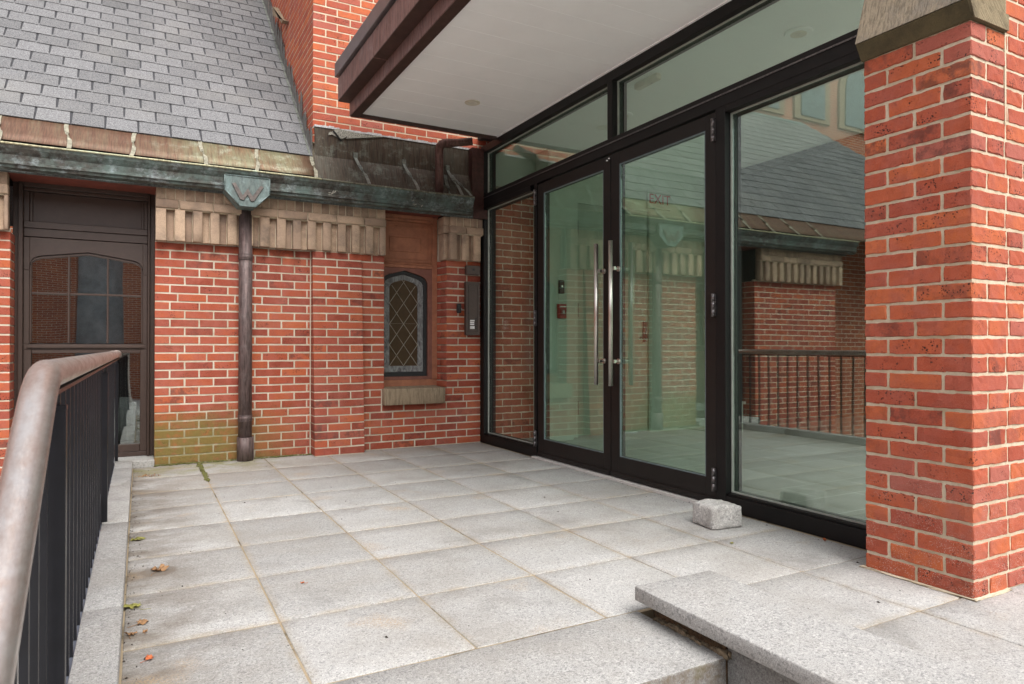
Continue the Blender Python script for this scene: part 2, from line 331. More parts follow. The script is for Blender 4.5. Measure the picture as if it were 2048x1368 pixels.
def sandstone(name, c1, c2, tool=None, tv=(0, 0, 0), dark=(0.05, 0.045, 0.03), dk=0.5):
    k = Mat(name, 0.9, spec=0.2); P = k.pos(); r = k.attr(); n = k.noise(P, 6, 4, 0.7); n2 = k.noise(P, 160, 2, 0.7)
    c = k.mix(r[0], c1, c2); c = k.mix(k.rng(n2, 0.35, 0.65, 0, 0.35), c, tuple(x * 0.55 for x in c1))
    c = k.mix(k.rng(n, 0.48, 0.70, 0, dk), c, dark); h = n2
    if tool:
        if tv == 'diag':
            x_, y_, z_ = k.sep(P); V = k.n('ShaderNodeCombineXYZ', {0: k.math('MULTIPLY', k.math('ADD', x_, z_), tool), 1: k.math('MULTIPLY', k.math('SUBTRACT', x_, z_), tool * .07), 2: k.math('MULTIPLY', y_, tool * .2)}).outputs[0]
        else: V = k.vmul(P, tuple(tool * a_ for a_ in tv))
        w = k.noise(V, 1.0, 2, 0.6)
        c = k.mix(k.rng(w, 0.36, 0.52, 0.55, 0), c, tuple(x * 0.38 for x in c1)); h = k.math('ADD', k.math('MULTIPLY', w, 2.2), n2)
    k.col(c); k.nrm(k.bump(h, 0.55, 0.003)); return k.m
M['stone'] = sandstone('frieze_sandstone', (0.32, 0.225, 0.165), (0.54, 0.39, 0.275), dark=(0.13, 0.10, 0.085), dk=0.6)
M['stone_sill'] = sandstone('sill_sandstone', (0.30, 0.23, 0.155), (0.34, 0.26, 0.18), tool=90, tv=(1, .1, .08), dark=(0.10, 0.085, 0.06))
M['cap_face'] = sandstone('cap_sandstone_tooled', (0.30, 0.25, 0.18), (0.34, 0.28, 0.2), tool=95, tv=(0.22, 1, 0.22), dark=(0.12, 0.12, 0.13), dk=0.5)
M['cap_end'] = sandstone('cap_sandstone_end', (0.26, 0.21, 0.13), (0.3, 0.24, 0.15), tool=120, tv='diag', dark=(0.06, 0.05, 0.035), dk=0.7)
M['cap_drip'] = sandstone('cap_sandstone_dark', (0.105, 0.085, 0.045), (0.12, 0.095, 0.05), dark=(0.035, 0.03, 0.02), dk=0.6)  # darker olive-brown stone tone for the drip edge
M['terracotta'] = simple('terracotta_painted_wood', (0.34, 0.135, 0.072), 0.6, 0, 0.22, 14, 0.1)
M['terracotta_dk'] = simple('terracotta_painted_arch', (0.20, 0.075, 0.052), 0.55, 0, 0.2, 14)
M['lintel'] = simple('red_brown_lintel_board', (0.17, 0.04, 0.024), 0.7, 0, 0.3, 10)
M['storm'] = simple('dark_brown_storm_frame', (0.050, 0.031, 0.024), 0.42, 0, 0.12, 20)
M['dark_wood'] = simple('black_window_surround', (0.012, 0.012, 0.014), 0.45, 0, 0.3, 14)
M['came'] = simple('lead_came', (0.30, 0.26, 0.21), 0.5, 0.3)
M['intercom'] = simple('bronze_intercom_metal', (0.075, 0.054, 0.046), 0.4, 0.4, 0.1, 40)
M['black'] = simple('black_plastic', (0.008, 0.008, 0.009), 0.4)
M['white_label'] = simple('white_name_card', (0.72, 0.72, 0.72), 0.5)
M['white'] = simple('white_soffit_boards', (0.93, 0.915, 0.905), 0.55, 0, 0.03, 3)
M['soffit_gap'] = simple('soffit_groove', (0.98, 0.97, 0.95), 0.6)
M['drywall'] = simple('interior_wall_paint', (0.46, 0.51, 0.45), 0.7, 0, 0.03, 3)
M['drywall2'] = simple('interior_wall_side', (0.44, 0.47, 0.42), 0.7, 0, 0.03, 3)
M['door_in'] = simple('interior_door_paint', (0.33, 0.38, 0.32), 0.5, 0, 0.03, 3)
M['cream'] = simple('cream_light_trim', (0.66, 0.60, 0.48), 0.5)
M['red'] = simple('alarm_red', (0.36, 0.02, 0.02), 0.4)
M['exit_red'] = simple('exit_letter_red', (0.42, 0.03, 0.025), 0.5)
M['dim'] = simple('unlit_dark_paint', (0.03, 0.028, 0.026), 0.9)  # near-black colour stands in for the lack of light
M['leaf_brown'] = simple('dry_leaf_brown', (0.27, 0.15, 0.07), 0.8, 0, 0.5, 60)
M['leaf_green'] = simple('leaf_yellow_green', (0.21, 0.20, 0.05), 0.7, 0, 0.5, 60)
M['leaf_red'] = simple('leaf_orange_red', (0.45, 0.12, 0.04), 0.7, 0, 0.4, 60)
M['stoneblock'] = granite('granite_block_rough', 0.55, grain=0.55)
M['mulch'] = simple('leaf_litter_brown', (0.085, 0.05, 0.025), 0.95, 0, 0.7, 60, 0.8)
k = Mat('interior_floor_tile', 0.35); P = k.pos(); bt = k.n('ShaderNodeTexBrick', {'Vector': P, 'Scale': 1.0, 'Mortar Size': 0.004, 'Brick Width': 0.61, 'Row Height': 0.305, 'Color1': (0.20, 0.195, 0.18, 1), 'Color2': (0.26, 0.25, 0.23, 1), 'Mortar': (0.5, 0.5, 0.47, 1)})
k.col(k.mix(k.rng(k.noise(P, 5, 4), 0.35, 0.7, 0, 0.4), bt.outputs[0], (0.2, 0.19, 0.17))); M['tile'] = k.m

def tex_brick(name, c1, c2, mo, axis='y'):
    k = Mat(name, 0.9, spec=0.2); P = k.pos(); x, y, z = k.sep(P)
    v = k.n('ShaderNodeCombineXYZ', {0: x if axis == 'y' else y, 1: z, 2: 0.0}).outputs[0]
    bt = k.n('ShaderNodeTexBrick', {'Vector': v, 'Scale': 1.0, 'Mortar Size': 0.006, 'Brick Width': 0.21, 'Row Height': 0.0673, 'Color1': c1 + (1,), 'Color2': c2 + (1,), 'Mortar': mo + (1,)})
    k.col(k.mix(k.rng(k.noise(P, 1.2, 4), 0.4, 0.7, 0, 0.3), bt.outputs[0], (0.2, 0.07, 0.045))); k.nrm(k.bump(bt.outputs['Fac'], -0.4, 0.004)); return k.m
M['tb_y'] = tex_brick('far_brick_facing_yard', (0.30, 0.085, 0.045), (0.40, 0.13, 0.06), (0.5, 0.45, 0.38), 'y')
M['tb_x'] = tex_brick('far_brick_side', (0.30, 0.085, 0.045), (0.40, 0.13, 0.06), (0.5, 0.45, 0.38), 'x')

def glass(name, tint, f0, wav=0.0, rough=0.0, wsc=2.0):
    m = bpy.data.materials.new(name); m.use_nodes = True; t = m.node_tree; t.nodes.clear()
    out = t.nodes.new('ShaderNodeOutputMaterial'); tr = t.nodes.new('ShaderNodeBsdfTransparent'); gl = t.nodes.new('ShaderNodeBsdfGlossy')
    tr.inputs[0].default_value = tint + (1,); gl.inputs['Roughness'].default_value = rough; gl.inputs[0].default_value = (0.93, 1.0, 0.96, 1)
    lw = t.nodes.new('ShaderNodeLayerWeight'); lw.inputs[0].default_value = 0.5
    pw = t.nodes.new('ShaderNodeMath'); pw.operation = 'POWER'; pw.inputs[1].default_value = 5
    mr = t.nodes.new('ShaderNodeMapRange'); mr.inputs['To Min'].default_value = f0; mr.inputs['To Max'].default_value = 1.0
    mx = t.nodes.new('ShaderNodeMixShader')
    t.links.new(lw.outputs['Facing'], pw.inputs[0]); t.links.new(pw.outputs[0], mr.inputs['Value']); t.links.new(mr.outputs[0], mx.inputs[0])
    t.links.new(tr.outputs[0], mx.inputs[1]); t.links.new(gl.outputs[0], mx.inputs[2]); t.links.new(mx.outputs[0], out.inputs[0])
    if wav:
        g = t.nodes.new('ShaderNodeNewGeometry'); n = t.nodes.new('ShaderNodeTexNoise'); n.inputs['Scale'].default_value = wsc; n.inputs['Detail'].default_value = 1
        b = t.nodes.new('ShaderNodeBump'); b.inputs['Strength'].default_value = 1.0; b.inputs['Distance'].default_value = wav
        t.links.new(g.outputs['Position'], n.inputs['Vector']); t.links.new(n.outputs[0], b.inputs['Height']); t.links.new(b.outputs[0], gl.inputs['Normal'])
    return m
M['glass'] = glass('insulated_glass_green', (0.82, 0.91, 0.85), 0.18, wav=0.0006, wsc=1.6)
M['glass_door'] = glass('door_glass_green', (0.80, 0.95, 0.84), 0.15, wav=0.0004, wsc=1.6)
M['glass_side'] = glass('clear_glass', (0.95, 0.97, 0.94), 0.06, wav=0.0005)
M['glass_storm'] = glass('storm_glass', (0.7, 0.72, 0.72), 0.27, wav=0.0022, wsc=1.3)

# ------------------------------------------------------------------ brick laying
def lay(mb, plan, z0, n, ch, joint=0.0108, seg=0.07, depth=0.05, f=None, skip=None, jit=0.0009, b=0.003):
    """plan(course) -> list of (x0,x1,y0,y1) brick footprints; skip(course, z0, z1, rect) True leaves the brick out"""
    for c in range(n):
        a = z0 + c * ch + joint * 0.5; e = z0 + (c + 1) * ch - joint * 0.5
        for rct in plan(c):
            if skip and skip(c, a, e, rct): continue
            x0, x1, y0, y1 = rct; mb.col = rc()
            j = random.uniform(-0.0012, 0.0012)
            mb.rock((x0, y0, a + random.uniform(-.001, .001)), (x1, y1, e + random.uniform(-.001, .001)), seg=seg, b=b, jit=jit, smooth=False,
                    f=(lambda x, y, z, jj=j: f(x, y + jj, z)) if f else (lambda x, y, z, jj=j: (x, y + jj, z)), mi=0)
def run(x0, x1, off, L=0.211, joint=0.0108, minl=0.05):
    """brick intervals between x0 and x1 with given first-brick offset"""
    out = []; x = x0; e = x0 + off if off > 0.02 else x0 + L
    while x < x1 - 0.02:
        e2 = min(e, x1)
        if x1 - e2 < minl: e2 = x1
        out.append((x + joint / 2 if x > x0 + 1e-6 else x, e2 - joint / 2 if e2 < x1 - 1e-6 else e2)); x = e2; e = x + L
    return out
CH = 0.0673; ZT = 26 * CH      # back wall: 26 courses up to the stone frieze

# ================================================================== SETTING
g = MB(); 
g.box(-150, 150, -150, 150, -1.2, -0.70); struct(g.build('ground', M['ground']))
# terrace slabs
pv = MB(); XL = [-0.045, 0.415, 0.907, 1.40, 1.888, 2.387, 2.885]; YL = [1.885, 2.38, 2.885, 3.37, 3.87, 4.385, 4.87, 5.40, 5.965]
def slab(x0, x1, y0, y1):
    pv.col = rc(); dz = random.uniform(-0.0012, 0.0012); tx, ty = random.uniform(-.001, .001), random.uniform(-.001, .001)
    pv.rock((x0 + .003, y0 + .003, -0.05), (x1 - .003, y1 - .003, 0.0), seg=0.13, b=0.0035, jit=0.0006, mi=0, smooth=True,
            f=lambda x, y, z: (x, y, z + dz + tx * (x - x0) / .5 + ty * (y - y0) / .5))
for i in range(len(XL) - 1):
    for j in range(len(YL) - 1): slab(XL[i], XL[i + 1], YL[j], YL[j + 1])
XR = [1.83, 1.888 + 0.0, 2.387, 2.885, 3.38, 3.88, 4.4]; YR = [-2.0, -1.55, -1.06, -0.57, -0.08, 0.42, 0.913, 1.407, 1.885]
for i in range(len(XR) - 1):
    for j in range(len(YR) - 1): slab(XR[i], XR[i + 1], YR[j], YR[j + 1])
struct(pv.build('terrace_paving', M['paver']))
pb = MB(); pb.box(-0.05, 2.96, 1.87, 5.99, -0.7, -0.0035); pb.box(1.86, 4.6, -2.2, 1.87, -0.7, -0.0035); struct(pb.build('terrace_bed', M['sand']))

# ---- steps
st = thing('granite_steps', 'wide granite steps going down from the terrace, in front of the low coping wall', 'steps', (0.7, 1.0, -0.7))
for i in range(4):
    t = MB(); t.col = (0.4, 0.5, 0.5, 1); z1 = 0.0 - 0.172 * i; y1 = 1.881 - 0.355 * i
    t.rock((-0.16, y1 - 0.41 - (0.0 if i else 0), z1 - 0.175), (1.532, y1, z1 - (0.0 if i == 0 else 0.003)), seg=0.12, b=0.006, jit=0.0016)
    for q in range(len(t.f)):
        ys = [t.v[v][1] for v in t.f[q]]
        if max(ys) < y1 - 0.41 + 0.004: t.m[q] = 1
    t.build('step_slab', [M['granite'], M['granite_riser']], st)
# ---- coping wall right of the steps
cw = thing('coping_wall', 'low granite coping slab on a stair side wall beside the steps', 'low wall', (1.7, 0.8, -0.7))
t = MB(); t.col = (0.5, 0.5, 0.5, 1); t.rock((1.487, -2.2, 0.055), (1.835, 1.845, 0.104), seg=0.15, b=0.004, jit=0.001); t.build('coping_slab', M['granite'], cw)
t = MB(); t.col = (0.5, 0.5, 0.5, 1); t.box(1.54, 1.83, -2.2, 1.475, -0.7, 0.05); t.build('cheek', M['granite_dark'], cw)
t = MB(); t.col = (0.5, 0.5, 0.5, 1); t.rock((1.534, 1.478, -0.1), (1.82, 1.80, 0.051), seg=0.05, b=0.004, jit=0.004); t.build('mortar_bed', M['mulch'], cw)
t = MB()
for i in range(9):
    y = 1.46 + i * 0.035; t.rock((1.524 + random.uniform(-.004, .005), y, -0.002), (1.545, y + 0.05, random.uniform(0.004, 0.020)), seg=0.010, b=0.003, jit=0.0035)
t.build('mortar_fill', simple('dirty_bedding_mortar', (0.20, 0.155, 0.10), 0.95, 0, 0.6, 70, 0.6), cw)
# ---- kerb along the railing
kb = thing('granite_kerb', 'long low granite kerb along the left edge of the terrace under the railing', 'kerb', (-0.1, 3.9, 0))
ys = [0.1, 0.95, 1.80, 2.62, 3.86, 4.92, 5.60, 5.93]
for a, b in zip(ys, ys[1:]):
    t = MB(); t.col = rc(); t.rock((-0.160, a + .0015, -0.6), (-0.048, b - .0015, 0.06), seg=0.2, b=0.003, jit=0.0008); t.build('kerb_stone', M['kerb'], kb)

# ================================================================== BRICK BUILDING (back)
bb = thing('brick_building', 'old red brick wing with stone frieze, storm door and shingle roof behind the terrace', 'building', (0.5, 6.3, 0))
w = MB()
YA = 5.98
def planA(c):
    o = 0.0 if c % 2 else 0.105
    if c % 7 == 5: o = 0.16
    return [(a, b, YA, YA + .05) for a, b in run(0.10, 1.32, o)]
lay(w, planA, 0.0, 26, CH)
def planL(c): return [(a, b, YA, YA + .05) for a, b in run(-2.36, -0.815, 0.0 if c % 2 else 0.105)]
lay(w, planL, -10 * CH, 36, CH)
# left reveal of the doorway
lay(w, lambda c: [(-0.865, -0.815, a, b) for a, b in run(YA + 0.052, YA + 0.30, 0.1 if c % 2 else 0.2)], 0, 26, CH)
# wall right of the pier, with the window opening
YR_ = 5.943
SX0, SX1, SZ0, SZ1 = 1.915, 2.50, 0.40, 0.545
def planR(c):
    z = c * CH
    if z + CH * 0.5 < SZ0: return [(a, b, YR_, YR_ + .05) for a, b in run(1.70, 2.90, 0.0 if c % 2 else 0.105)]
    if z + CH * 0.5 < SZ1: return [(a, b, YR_, YR_ + .05) for a, b in run(1.70, SX0 - .008, 0.105 if c % 2 else 0.0) + run(SX1 + .008, 2.90, 0.105 if c % 2 else 0.0)]
    out = [(a, b, YR_, YR_ + (.2 if b > 1.92 else .05)) for a, b in run(1.70, 1.935, 0.12 if c % 2 else 0.0, L=0.24)]
    return out + [(a, b, YR_, YR_ + .05) for a, b in run(2.545, 2.90, 0.0 if c % 2 else 0.12)]
lay(w, planR, 0.0, 26, CH)
# chamfered jamb of the window
def chf(x, y, z): 
    t_ = (x - 0.0); ux, uy = (2.507 - 2.545), (6.13 - YR_); L = math.hypot(ux, uy)
    return (2.545 + ux / L * t_ + y * (-uy / L) * -1, YR_ + uy / L * t_ + y * (ux / L) * -1, z)
for c in range(8, 26):
    for a, b in run(0.0, 0.215, 0.1 if c % 2 else 0.0):
        w.col = rc(); w.rock((a + .001, 0.0, c * CH + .0055), (b, 0.04, (c + 1) * CH - .0055), seg=0.07, b=0.003, jit=0.0009, f=chf, mi=0)
# mortar backing and core
def mort(x0, x1, y, z0, z1, depth=0.04): w.box(x0, x1, y + 0.0024, y + depth, z0, z1, mi=1)
mort(0.102, 1.33, YA, -0.3, ZT + .02); mort(-2.36, -0.817, YA, -0.7, ZT + .02); mort(1.66, 2.90, YR_, -0.3, SZ0 + .02); mort(1.66, 1.932, YR_, SZ0 + .021, ZT, 0.17); mort(2.548, 2.90, YR_, SZ0 + .021, ZT)
w.box(-0.86, -0.819, YA + .041, YA + 0.30, -0.3, ZT, mi=1)
w.box(0.104, 0.16, YA + .041, YA + 0.30, -0.3, 2.15, mi=1)
w.prism([(2.551, YR_ + .041), (2.515, 6.13), (2.62, 6.13), (2.62, YR_ + .041)], 'z', 0.42, 2.15, mi=1)
w.box(-7.7, -0.87, YA + .06, YA + 0.32, -0.7, 2.2, mi=1) if False else None
w.box(1.284, 1.2925, 5.974, 5.99, 0.0, ZT, mi=1)
w.build('wall', [M['brick'], M['mortar']], bb)
# wall core (keeps light out, gives the wall its thickness)
t = MB(); t.box(0.17, 1.9, 6.03, 6.36, -0.7, 2.5); t.box(2.63, 2.93, 5.99, 6.36, -0.7, 2.5); t.box(1.9, 2.63, 6.03, 6.36, -0.7, 0.5); t.box(-2.36, -0.87, 6.03, 6.36, -0.7, 2.3); t.box(-2.36, 1.9, 6.30, 6.37, 2.15, 2.75); t.box(-0.87, 0.17, 6.60, 6.63, -0.7, 2.5); t.box(-2.36, -2.30, 6.03, 6.9, -0.7, 2.3)
t.build('wall_core', M['dim'], bb)
t = MB(); t.box(-9.0, -2.362, 6.9, 7.1, -0.7, 2.9); t.build('rear_wall', M['tb_y'], bb)
# pier, leaning back towards the top
p = MB()
def lean(x, y, z): return (x, y + 0.105 * z / ZT, z)
def planP(c):
    if c % 2: r = [(1.294, 1.40), (1.411, 1.60), (1.611, 1.722)]
    else: r = [(1.294, 1.497), (1.508, 1.722)]
    return [(a, b, 5.82, 5.99) for a, b in r]
lay(p, planP, 0.0, 26, CH, f=lean)
vs = []; 
p.add([(1.2965, 5.8225, -.02), (1.7195, 5.8225, -.02), (1.7175, 5.99, -.02), (1.2985, 5.99, -.02), (1.2965, 5.9275, ZT), (1.7195, 5.9275, ZT), (1.7175, 6.03, ZT), (1.2985, 6.03, ZT)],
      [(0,3,2,1),(4,5,6,7),(0,1,5,4),(1,2,6,5),(2,3,7,6),(3,0,4,7)], mi=1)
p.build('pier', [M['brick'], M['mortar']], bb)

# stone frieze: reeded band, string course, soldier course
def frieze(mb, x0, x1, yf, start_proud=True, wcol=0.068, wrec=0.058):
    x = x0; i = 0 if start_proud else 1
    while x < x1 - 0.01:
        wd = (wcol if i % 2 == 0 else wrec) + random.uniform(-.004, .004); e = min(x + wd, x1); mb.col = rc()
        if i % 2 == 0: mb.rock((x, yf + .006 + random.uniform(-.002, .002), ZT + random.uniform(-.006, .002)), (e, yf + .09, 1.992), seg=.08, b=.003, jit=.001, mi=0)
        else: mb.rock((x + .003, yf + .050, ZT), (e - .006, yf + .09, 1.992), seg=.08, b=.003, jit=.001, mi=0)
        x = e; i += 1
    for a, b in run(x0, x1, 0.16 if start_proud else 0.12, L=0.245, joint=0.007):
        mb.col = rc(); mb.rock((a, yf - .004, 1.997), (b, yf + .09, 2.062), seg=.08, b=.003, jit=.001, mi=0)
    x = x0
    while x < x1 - 0.01:
        e = min(x + 0.070 + random.uniform(-.004, .004), x1); e = x1 if x1 - e < .03 else e; mb.col = rc()
        mb.rock((x + .0035, yf + .008, 2.066), (e - .0035, yf + .09, 2.150), seg=.08, b=.0025, jit=.0008, mi=0); x = e
    mb.box(x0 + .004, x1 - .004, yf + .053, yf + .095, ZT + .004, 2.15, mi=1); mb.box(x0 + .004, x1 - .004, yf + .0115, yf + .048, 1.989, 2.15, mi=1)
fz = MB(); frieze(fz, 0.102, 1.928, 5.872); fz.build('stone_frieze', [M['stone'], M['mortar_p']], bb); fz = MB(); frieze(fz, -2.36, -0.818, 5.872); fz.build('stone_frieze', [M['stone'], M['mortar_p']], bb); fz = MB(); frieze(fz, 2.555, 2.895, 5.868)
# left return of the right hand frieze piece
fz.col = (0.7, .3, .3, 1); fz.rock((2.50, 5.90, 2.066), (2.553, 6.05, 2.15), b=.003); fz.rock((2.498, 5.90, 1.997), (2.553, 6.05, 2.062), b=.003); fz.rock((2.51, 5.93, ZT), (2.553, 6.05, 1.992), b=.003)
fz.build('stone_frieze', [M['stone'], M['mortar_p']], bb)
t = MB(); t.box(-2.40, 2.775, 5.845, 5.867, 2.146, 2.26); t.build('fascia', M['cop_fascia'], bb)
t = MB(); t.box(2.7765, 2.925, 5.84, 5.867, 2.150, 2.235); t.box(2.7765, 2.90, 5.868, 5.98, 2.236, 2.83); t.build('fascia_end', M['cop_panel'], bb)
t = MB(); t.box(-0.83, 0.12, 5.869, 6.30, 2.149, 2.20); t.build('lintel_board', M['lintel'], bb); t = MB(); t.box(1.93, 2.50, 5.869, 6.30, 2.165, 2.20); t.build('lintel_board', M['lintel'], bb)
t = MB(); t.col = (.5, .5, .5, 1); t.rock((SX0, 5.862, SZ0), (SX1, 6.14, SZ1), seg=.07, b=.005, jit=.0015, f=lambda x, y, z: (x, y, z + (0.012 * (y - 5.86) / .28 if z > .5 else 0))); t.build('window_sill', M['stone_sill'], bb)
t = MB(); t.col = (.5, .5, .5, 1); t.rock((-0.82, 5.93, -0.05), (0.10, 6.22, 0.052), seg=.1, b=.005, jit=.002); t.build('door_sill', M['kerb'], bb)

# ---- storm door
D = bpy.data.objects.new('storm_door', None); COL.objects.link(D); D.parent = bb; D.location = Vector((-0.36, 6.2, 0)) - bb.location
D['label'] = 'dark brown storm door with arched six pane upper sash'
yd = 6.20
t = MB()
t.box(-0.83, -0.795, yd - .02, yd + .1, 0.053, 2.185); t.box(-0.794, -0.765, yd - .045, yd + .1, 0.053, 2.15); t.box(0.068, 0.103, yd - .02, yd + .1, 0.053, 2.185); t.box(0.052, 0.067, yd - .045, yd + .1, 0.053, 2.15)
t.box(-0.794, 0.067, yd - .02, yd + .1, 2.151, 2.185); t.box(-0.764, 0.051, yd - .045, yd + .1, 2.115, 2.15); t.box(-.764, .051, yd - .03, yd + .1, 2.09, 2.114)
t.build('door_frame', M['storm'], D, bevel=.003)
t = MB(); t.box(-0.764, 0.051, yd + .0, yd + .06, 1.752, 1.815); t.box(-0.764, 0.051, yd - .012, yd + .06, 1.816, 1.865); t.box(-0.764, -0.73, yd - .004, yd + .06, 1.866, 2.089); t.box(0.025, 0.051, yd - .004, yd + .06, 1.866, 2.089); t.box(-.729, .024, yd + .02, yd + .06, 1.866, 2.089)
t.box(-.729, -.71, yd + .005, yd + .019, 1.866, 2.089); t.box(.006, .024, yd + .005, yd + .019, 1.866, 2.089)
t.build('transom_panel', M['storm'], D, bevel=.0025)
# arched head panel
GL, GR, PK = -0.728, 0.018, -0.355
def arch(x, gl=GL, gr=GR, drop=0.0):
    h = (gr - gl) / 2; u = abs(x - (gl + gr) / 2) / h
    z = 1.655 - 0.055 * u
    if u > 0.80: z -= 0.055 * (1 - math.sqrt(max(0, 1 - ((u - 0.80) / 0.20) ** 2)))
    return z - drop
def arch_strip(mb, xs, lo, hi, y0, y1):
    vs = []
    for x in xs: vs += [(x, y0, lo(x)), (x, y0, hi(x)), (x, y1, lo(x)), (x, y1, hi(x))]
    fs = []
    for i in range(len(xs) - 1):
        a = i * 4; b = a + 4; fs += [(a, b, b + 1, a + 1), (a + 3, b + 3, b + 2, a + 2), (a + 2, b + 2, b, a), (a + 1, b + 1, b + 3, a + 3)]
    e = (len(xs) - 1) * 4; fs += [(0, 1, 3, 2), (e, e + 2, e + 3, e + 1)]
    mb.add(vs, fs)
xs = [GL + (GR - GL) * i / 40 for i in range(41)]
t = MB(); arch_strip(t, xs, lambda x: arch(x), lambda x: 1.747, yd - .004, yd + .05); t.box(-.764, GL, yd - .004, yd + .05, 1.50, 1.747); t.box(GR, .051, yd - .004, yd + .05, 1.50, 1.747)
t.build('arched_head', M['storm'], D, bevel=.002)
t = MB(); arch_strip(t, xs, lambda x: arch(x, drop=.022), lambda x: arch(x, drop=.002), yd + .008, yd + .05)
t.box(-.764, GL - .0, yd - .004, yd + .05, .945, 1.499); t.box(GR, .051, yd - .004, yd + .05, .945, 1.499); t.box(GL, GL + .012, yd + .008, yd + .05, .96, 1.55); t.box(GR - .012, GR, yd + .008, yd + .05, .96, 1.55)
t.box(-.764, .051, yd - .004, yd + .05, .905, .944); t.box(-.74, .03, yd - .016, yd + .0, .915, .935)
t.box(-.488, -.474, yd + .004, yd + .04, .95, 1.628); t.box(-.231, -.217, yd + .004, yd + .04, .95, 1.628)
for a, b in ((-.716, -.4885), (-.4735, -.2315), (-.2165, .006)): t.box(a, b, yd + .006, yd + .04, 1.322, 1.338)
t.build('upper_sash', M['storm'], D, bevel=.0025)
t = MB(); t.box(GL, GR, yd + .024, yd + .030, .95, 1.645); t.build('upper_glass', M['glass_storm'], D)
t = MB(); t.box(-.764, -.715, yd - .004, yd + .05, .09, .904); t.box(.002, .051, yd - .004, yd + .05, .09, .904); t.box(-.714, .001, yd - .004, yd + .05, .09, .15); t.box(-.714, .001, yd + .0, yd + .05, .875, .904); t.box(-.764, .051, yd - .006, yd + .06, .054, .088)
t.build('lower_sash', M['storm'], D, bevel=.0025)
t = MB(); t.box(-.714, .001, yd + .024, yd + .030, .15, .875); t.build('lower_glass', M['glass_storm'], D)
t = MB(); t.box(-.7, -.01, 6.32, 6.34, 0.08, 2.08); t.build('inner_door', simple('inner_door_dark', (0.03, 0.03, 0.034), 0.4), D)
# pale curtain hanging behind the lower glass
t = MB(); cx = [-0.17 + i * 0.006 for i in range(26)]
vs = [(x, 6.285 + 0.012 * math.sin(x * 90), z) for z in (0.17, 0.35, 0.52) for x in [(-0.10 + (xx + 0.10) * (1.0 - (z - .17) * 1.2)) for xx in cx]]
fs = [(r * 26 + i, r * 26 + i + 1, (r + 1) * 26 + i + 1, (r + 1) * 26 + i) for r in range(2) for i in range(25)]
t.add(vs, fs, smooth=True); o = t.build('curtain', simple('pale_curtain', (0.30, 0.32, 0.31), 0.9), D); md = o.modifiers.new('thick', 'SOLIDIFY'); md.thickness = 0.003

# ---- leaded window
L = bpy.data.objects.new('leaded_window', None); COL.objects.link(L); L.parent = bb; L.location = Vector((2.2, 6.1, 0.6)) - bb.location
yw = 6.10
t = MB()
t.box(1.90, 2.515, yw + .005, yw + .06, .545, .615); t.box(2.463, 2.515, yw - .0, yw + .06, .616, 2.164); t.box(1.90, 2.462, yw + .0, yw + .06, 1.67, 1.72); t.box(1.90, 2.462, yw - .012, yw + .06, 1.70, 1.715)
t.box(1.90, 2.462, yw - .025, yw + .06, 2.13, 2.164); t.box(1.90, 2.462, yw - .012, yw + .06, 2.105, 2.129); t.box(1.90, 2.462, yw + .012, yw + .06, 1.721, 2.104)
t.build('window_frame', M['terracotta'], L, bevel=.003)
t = MB(); 
for (a, b, c_, d_) in ((2.04, 2.36, 1.955, 1.967), (2.04, 2.36, 1.82, 1.832), (2.04, 2.052, 1.833, 1.954), (2.348, 2.36, 1.833, 1.954)): t.box(a, b, yw + .004, yw + .014, c_, d_)
for (a, b, c_, d_) in ((1.95, 2.43, 2.06, 2.068), (1.95, 2.43, 1.75, 1.758), (2.422, 2.43, 1.759, 2.059)): t.box(a, b, yw + .006, yw + .014, c_, d_)
t.build('raised_panel', M['terracotta'], L, bevel=.002)
cxw = 2.185
def warch(hw, apex, drop):      # half outline, right side, from apex outwards
    pts = [(0, apex)]
    for i in range(1, 13):
        u = i / 12; z = apex - drop * 0.55 * u
        if u > .6: z -= drop * 0.45 * (1 - math.sqrt(max(0, 1 - ((u - .6) / .4) ** 2)))
        pts.append((hw * u, z))
    return pts
def ring(mb, ho, ao, do, zo, hi_, ai, di, zi, y0, y1):
    # closed arched ring between outer outline and inner outline
    def outl(hw, ap, dr, zb):
        R = warch(hw, ap, dr); R = R + [(hw, zb)]; Lf = [(-x, z) for x, z in R[::-1]]
        return [(cxw + x, z) for x, z in (Lf[:-1] + R)]
    O = outl(ho, ao, do, zo); I = outl(hi_, ai, di, zi); n = len(O)
    vs = [(x, y0, z) for x, z in O] + [(x, y0, z) for x, z in I] + [(x, y1, z) for x, z in O] + [(x, y1, z) for x, z in I]
    fs = []
    for i in range(n):
        j = (i + 1) % n
        fs += [(i, n + i, n + j, j), (2 * n + i, 2 * n + j, 3 * n + j, 3 * n + i), (n + i, 3 * n + i, 3 * n + j, n + j), (i, j, 2 * n + j, 2 * n + i)]
    mb.add(vs, fs)
t = MB(); ring(t, .278, 1.668, .0, .616, .232, 1.645, .11, .645, yw + .004, yw + .05); t.build('arched_surround', M['terracotta_dk'], L)
t = MB(); ring(t, .231, 1.643, .11, .646, .196, 1.610, .10, .688, yw + .02, yw + .06); t.build('sash', M['dark_wood'], L)
km = Mat('grey_slag_glass', 0.15, spec=0.6); P_ = km.pos(); nn = km.noise(km.vmul(P_, (1, 1, 0.6)), 16, 5, 0.6, 2.2)
km.col(km.mix(km.rng(nn, 0.35, 0.68), (0.085, 0.08, 0.085), (0.30, 0.31, 0.31))); km.nrm(km.bump(nn, 0.5, 0.006))
t = MB(); ring(t, .195, 1.609, .10, .689, .140, 1.560, .075, .745, yw + .03, yw + .04); t.build('grey_glass_border', km.m, L)
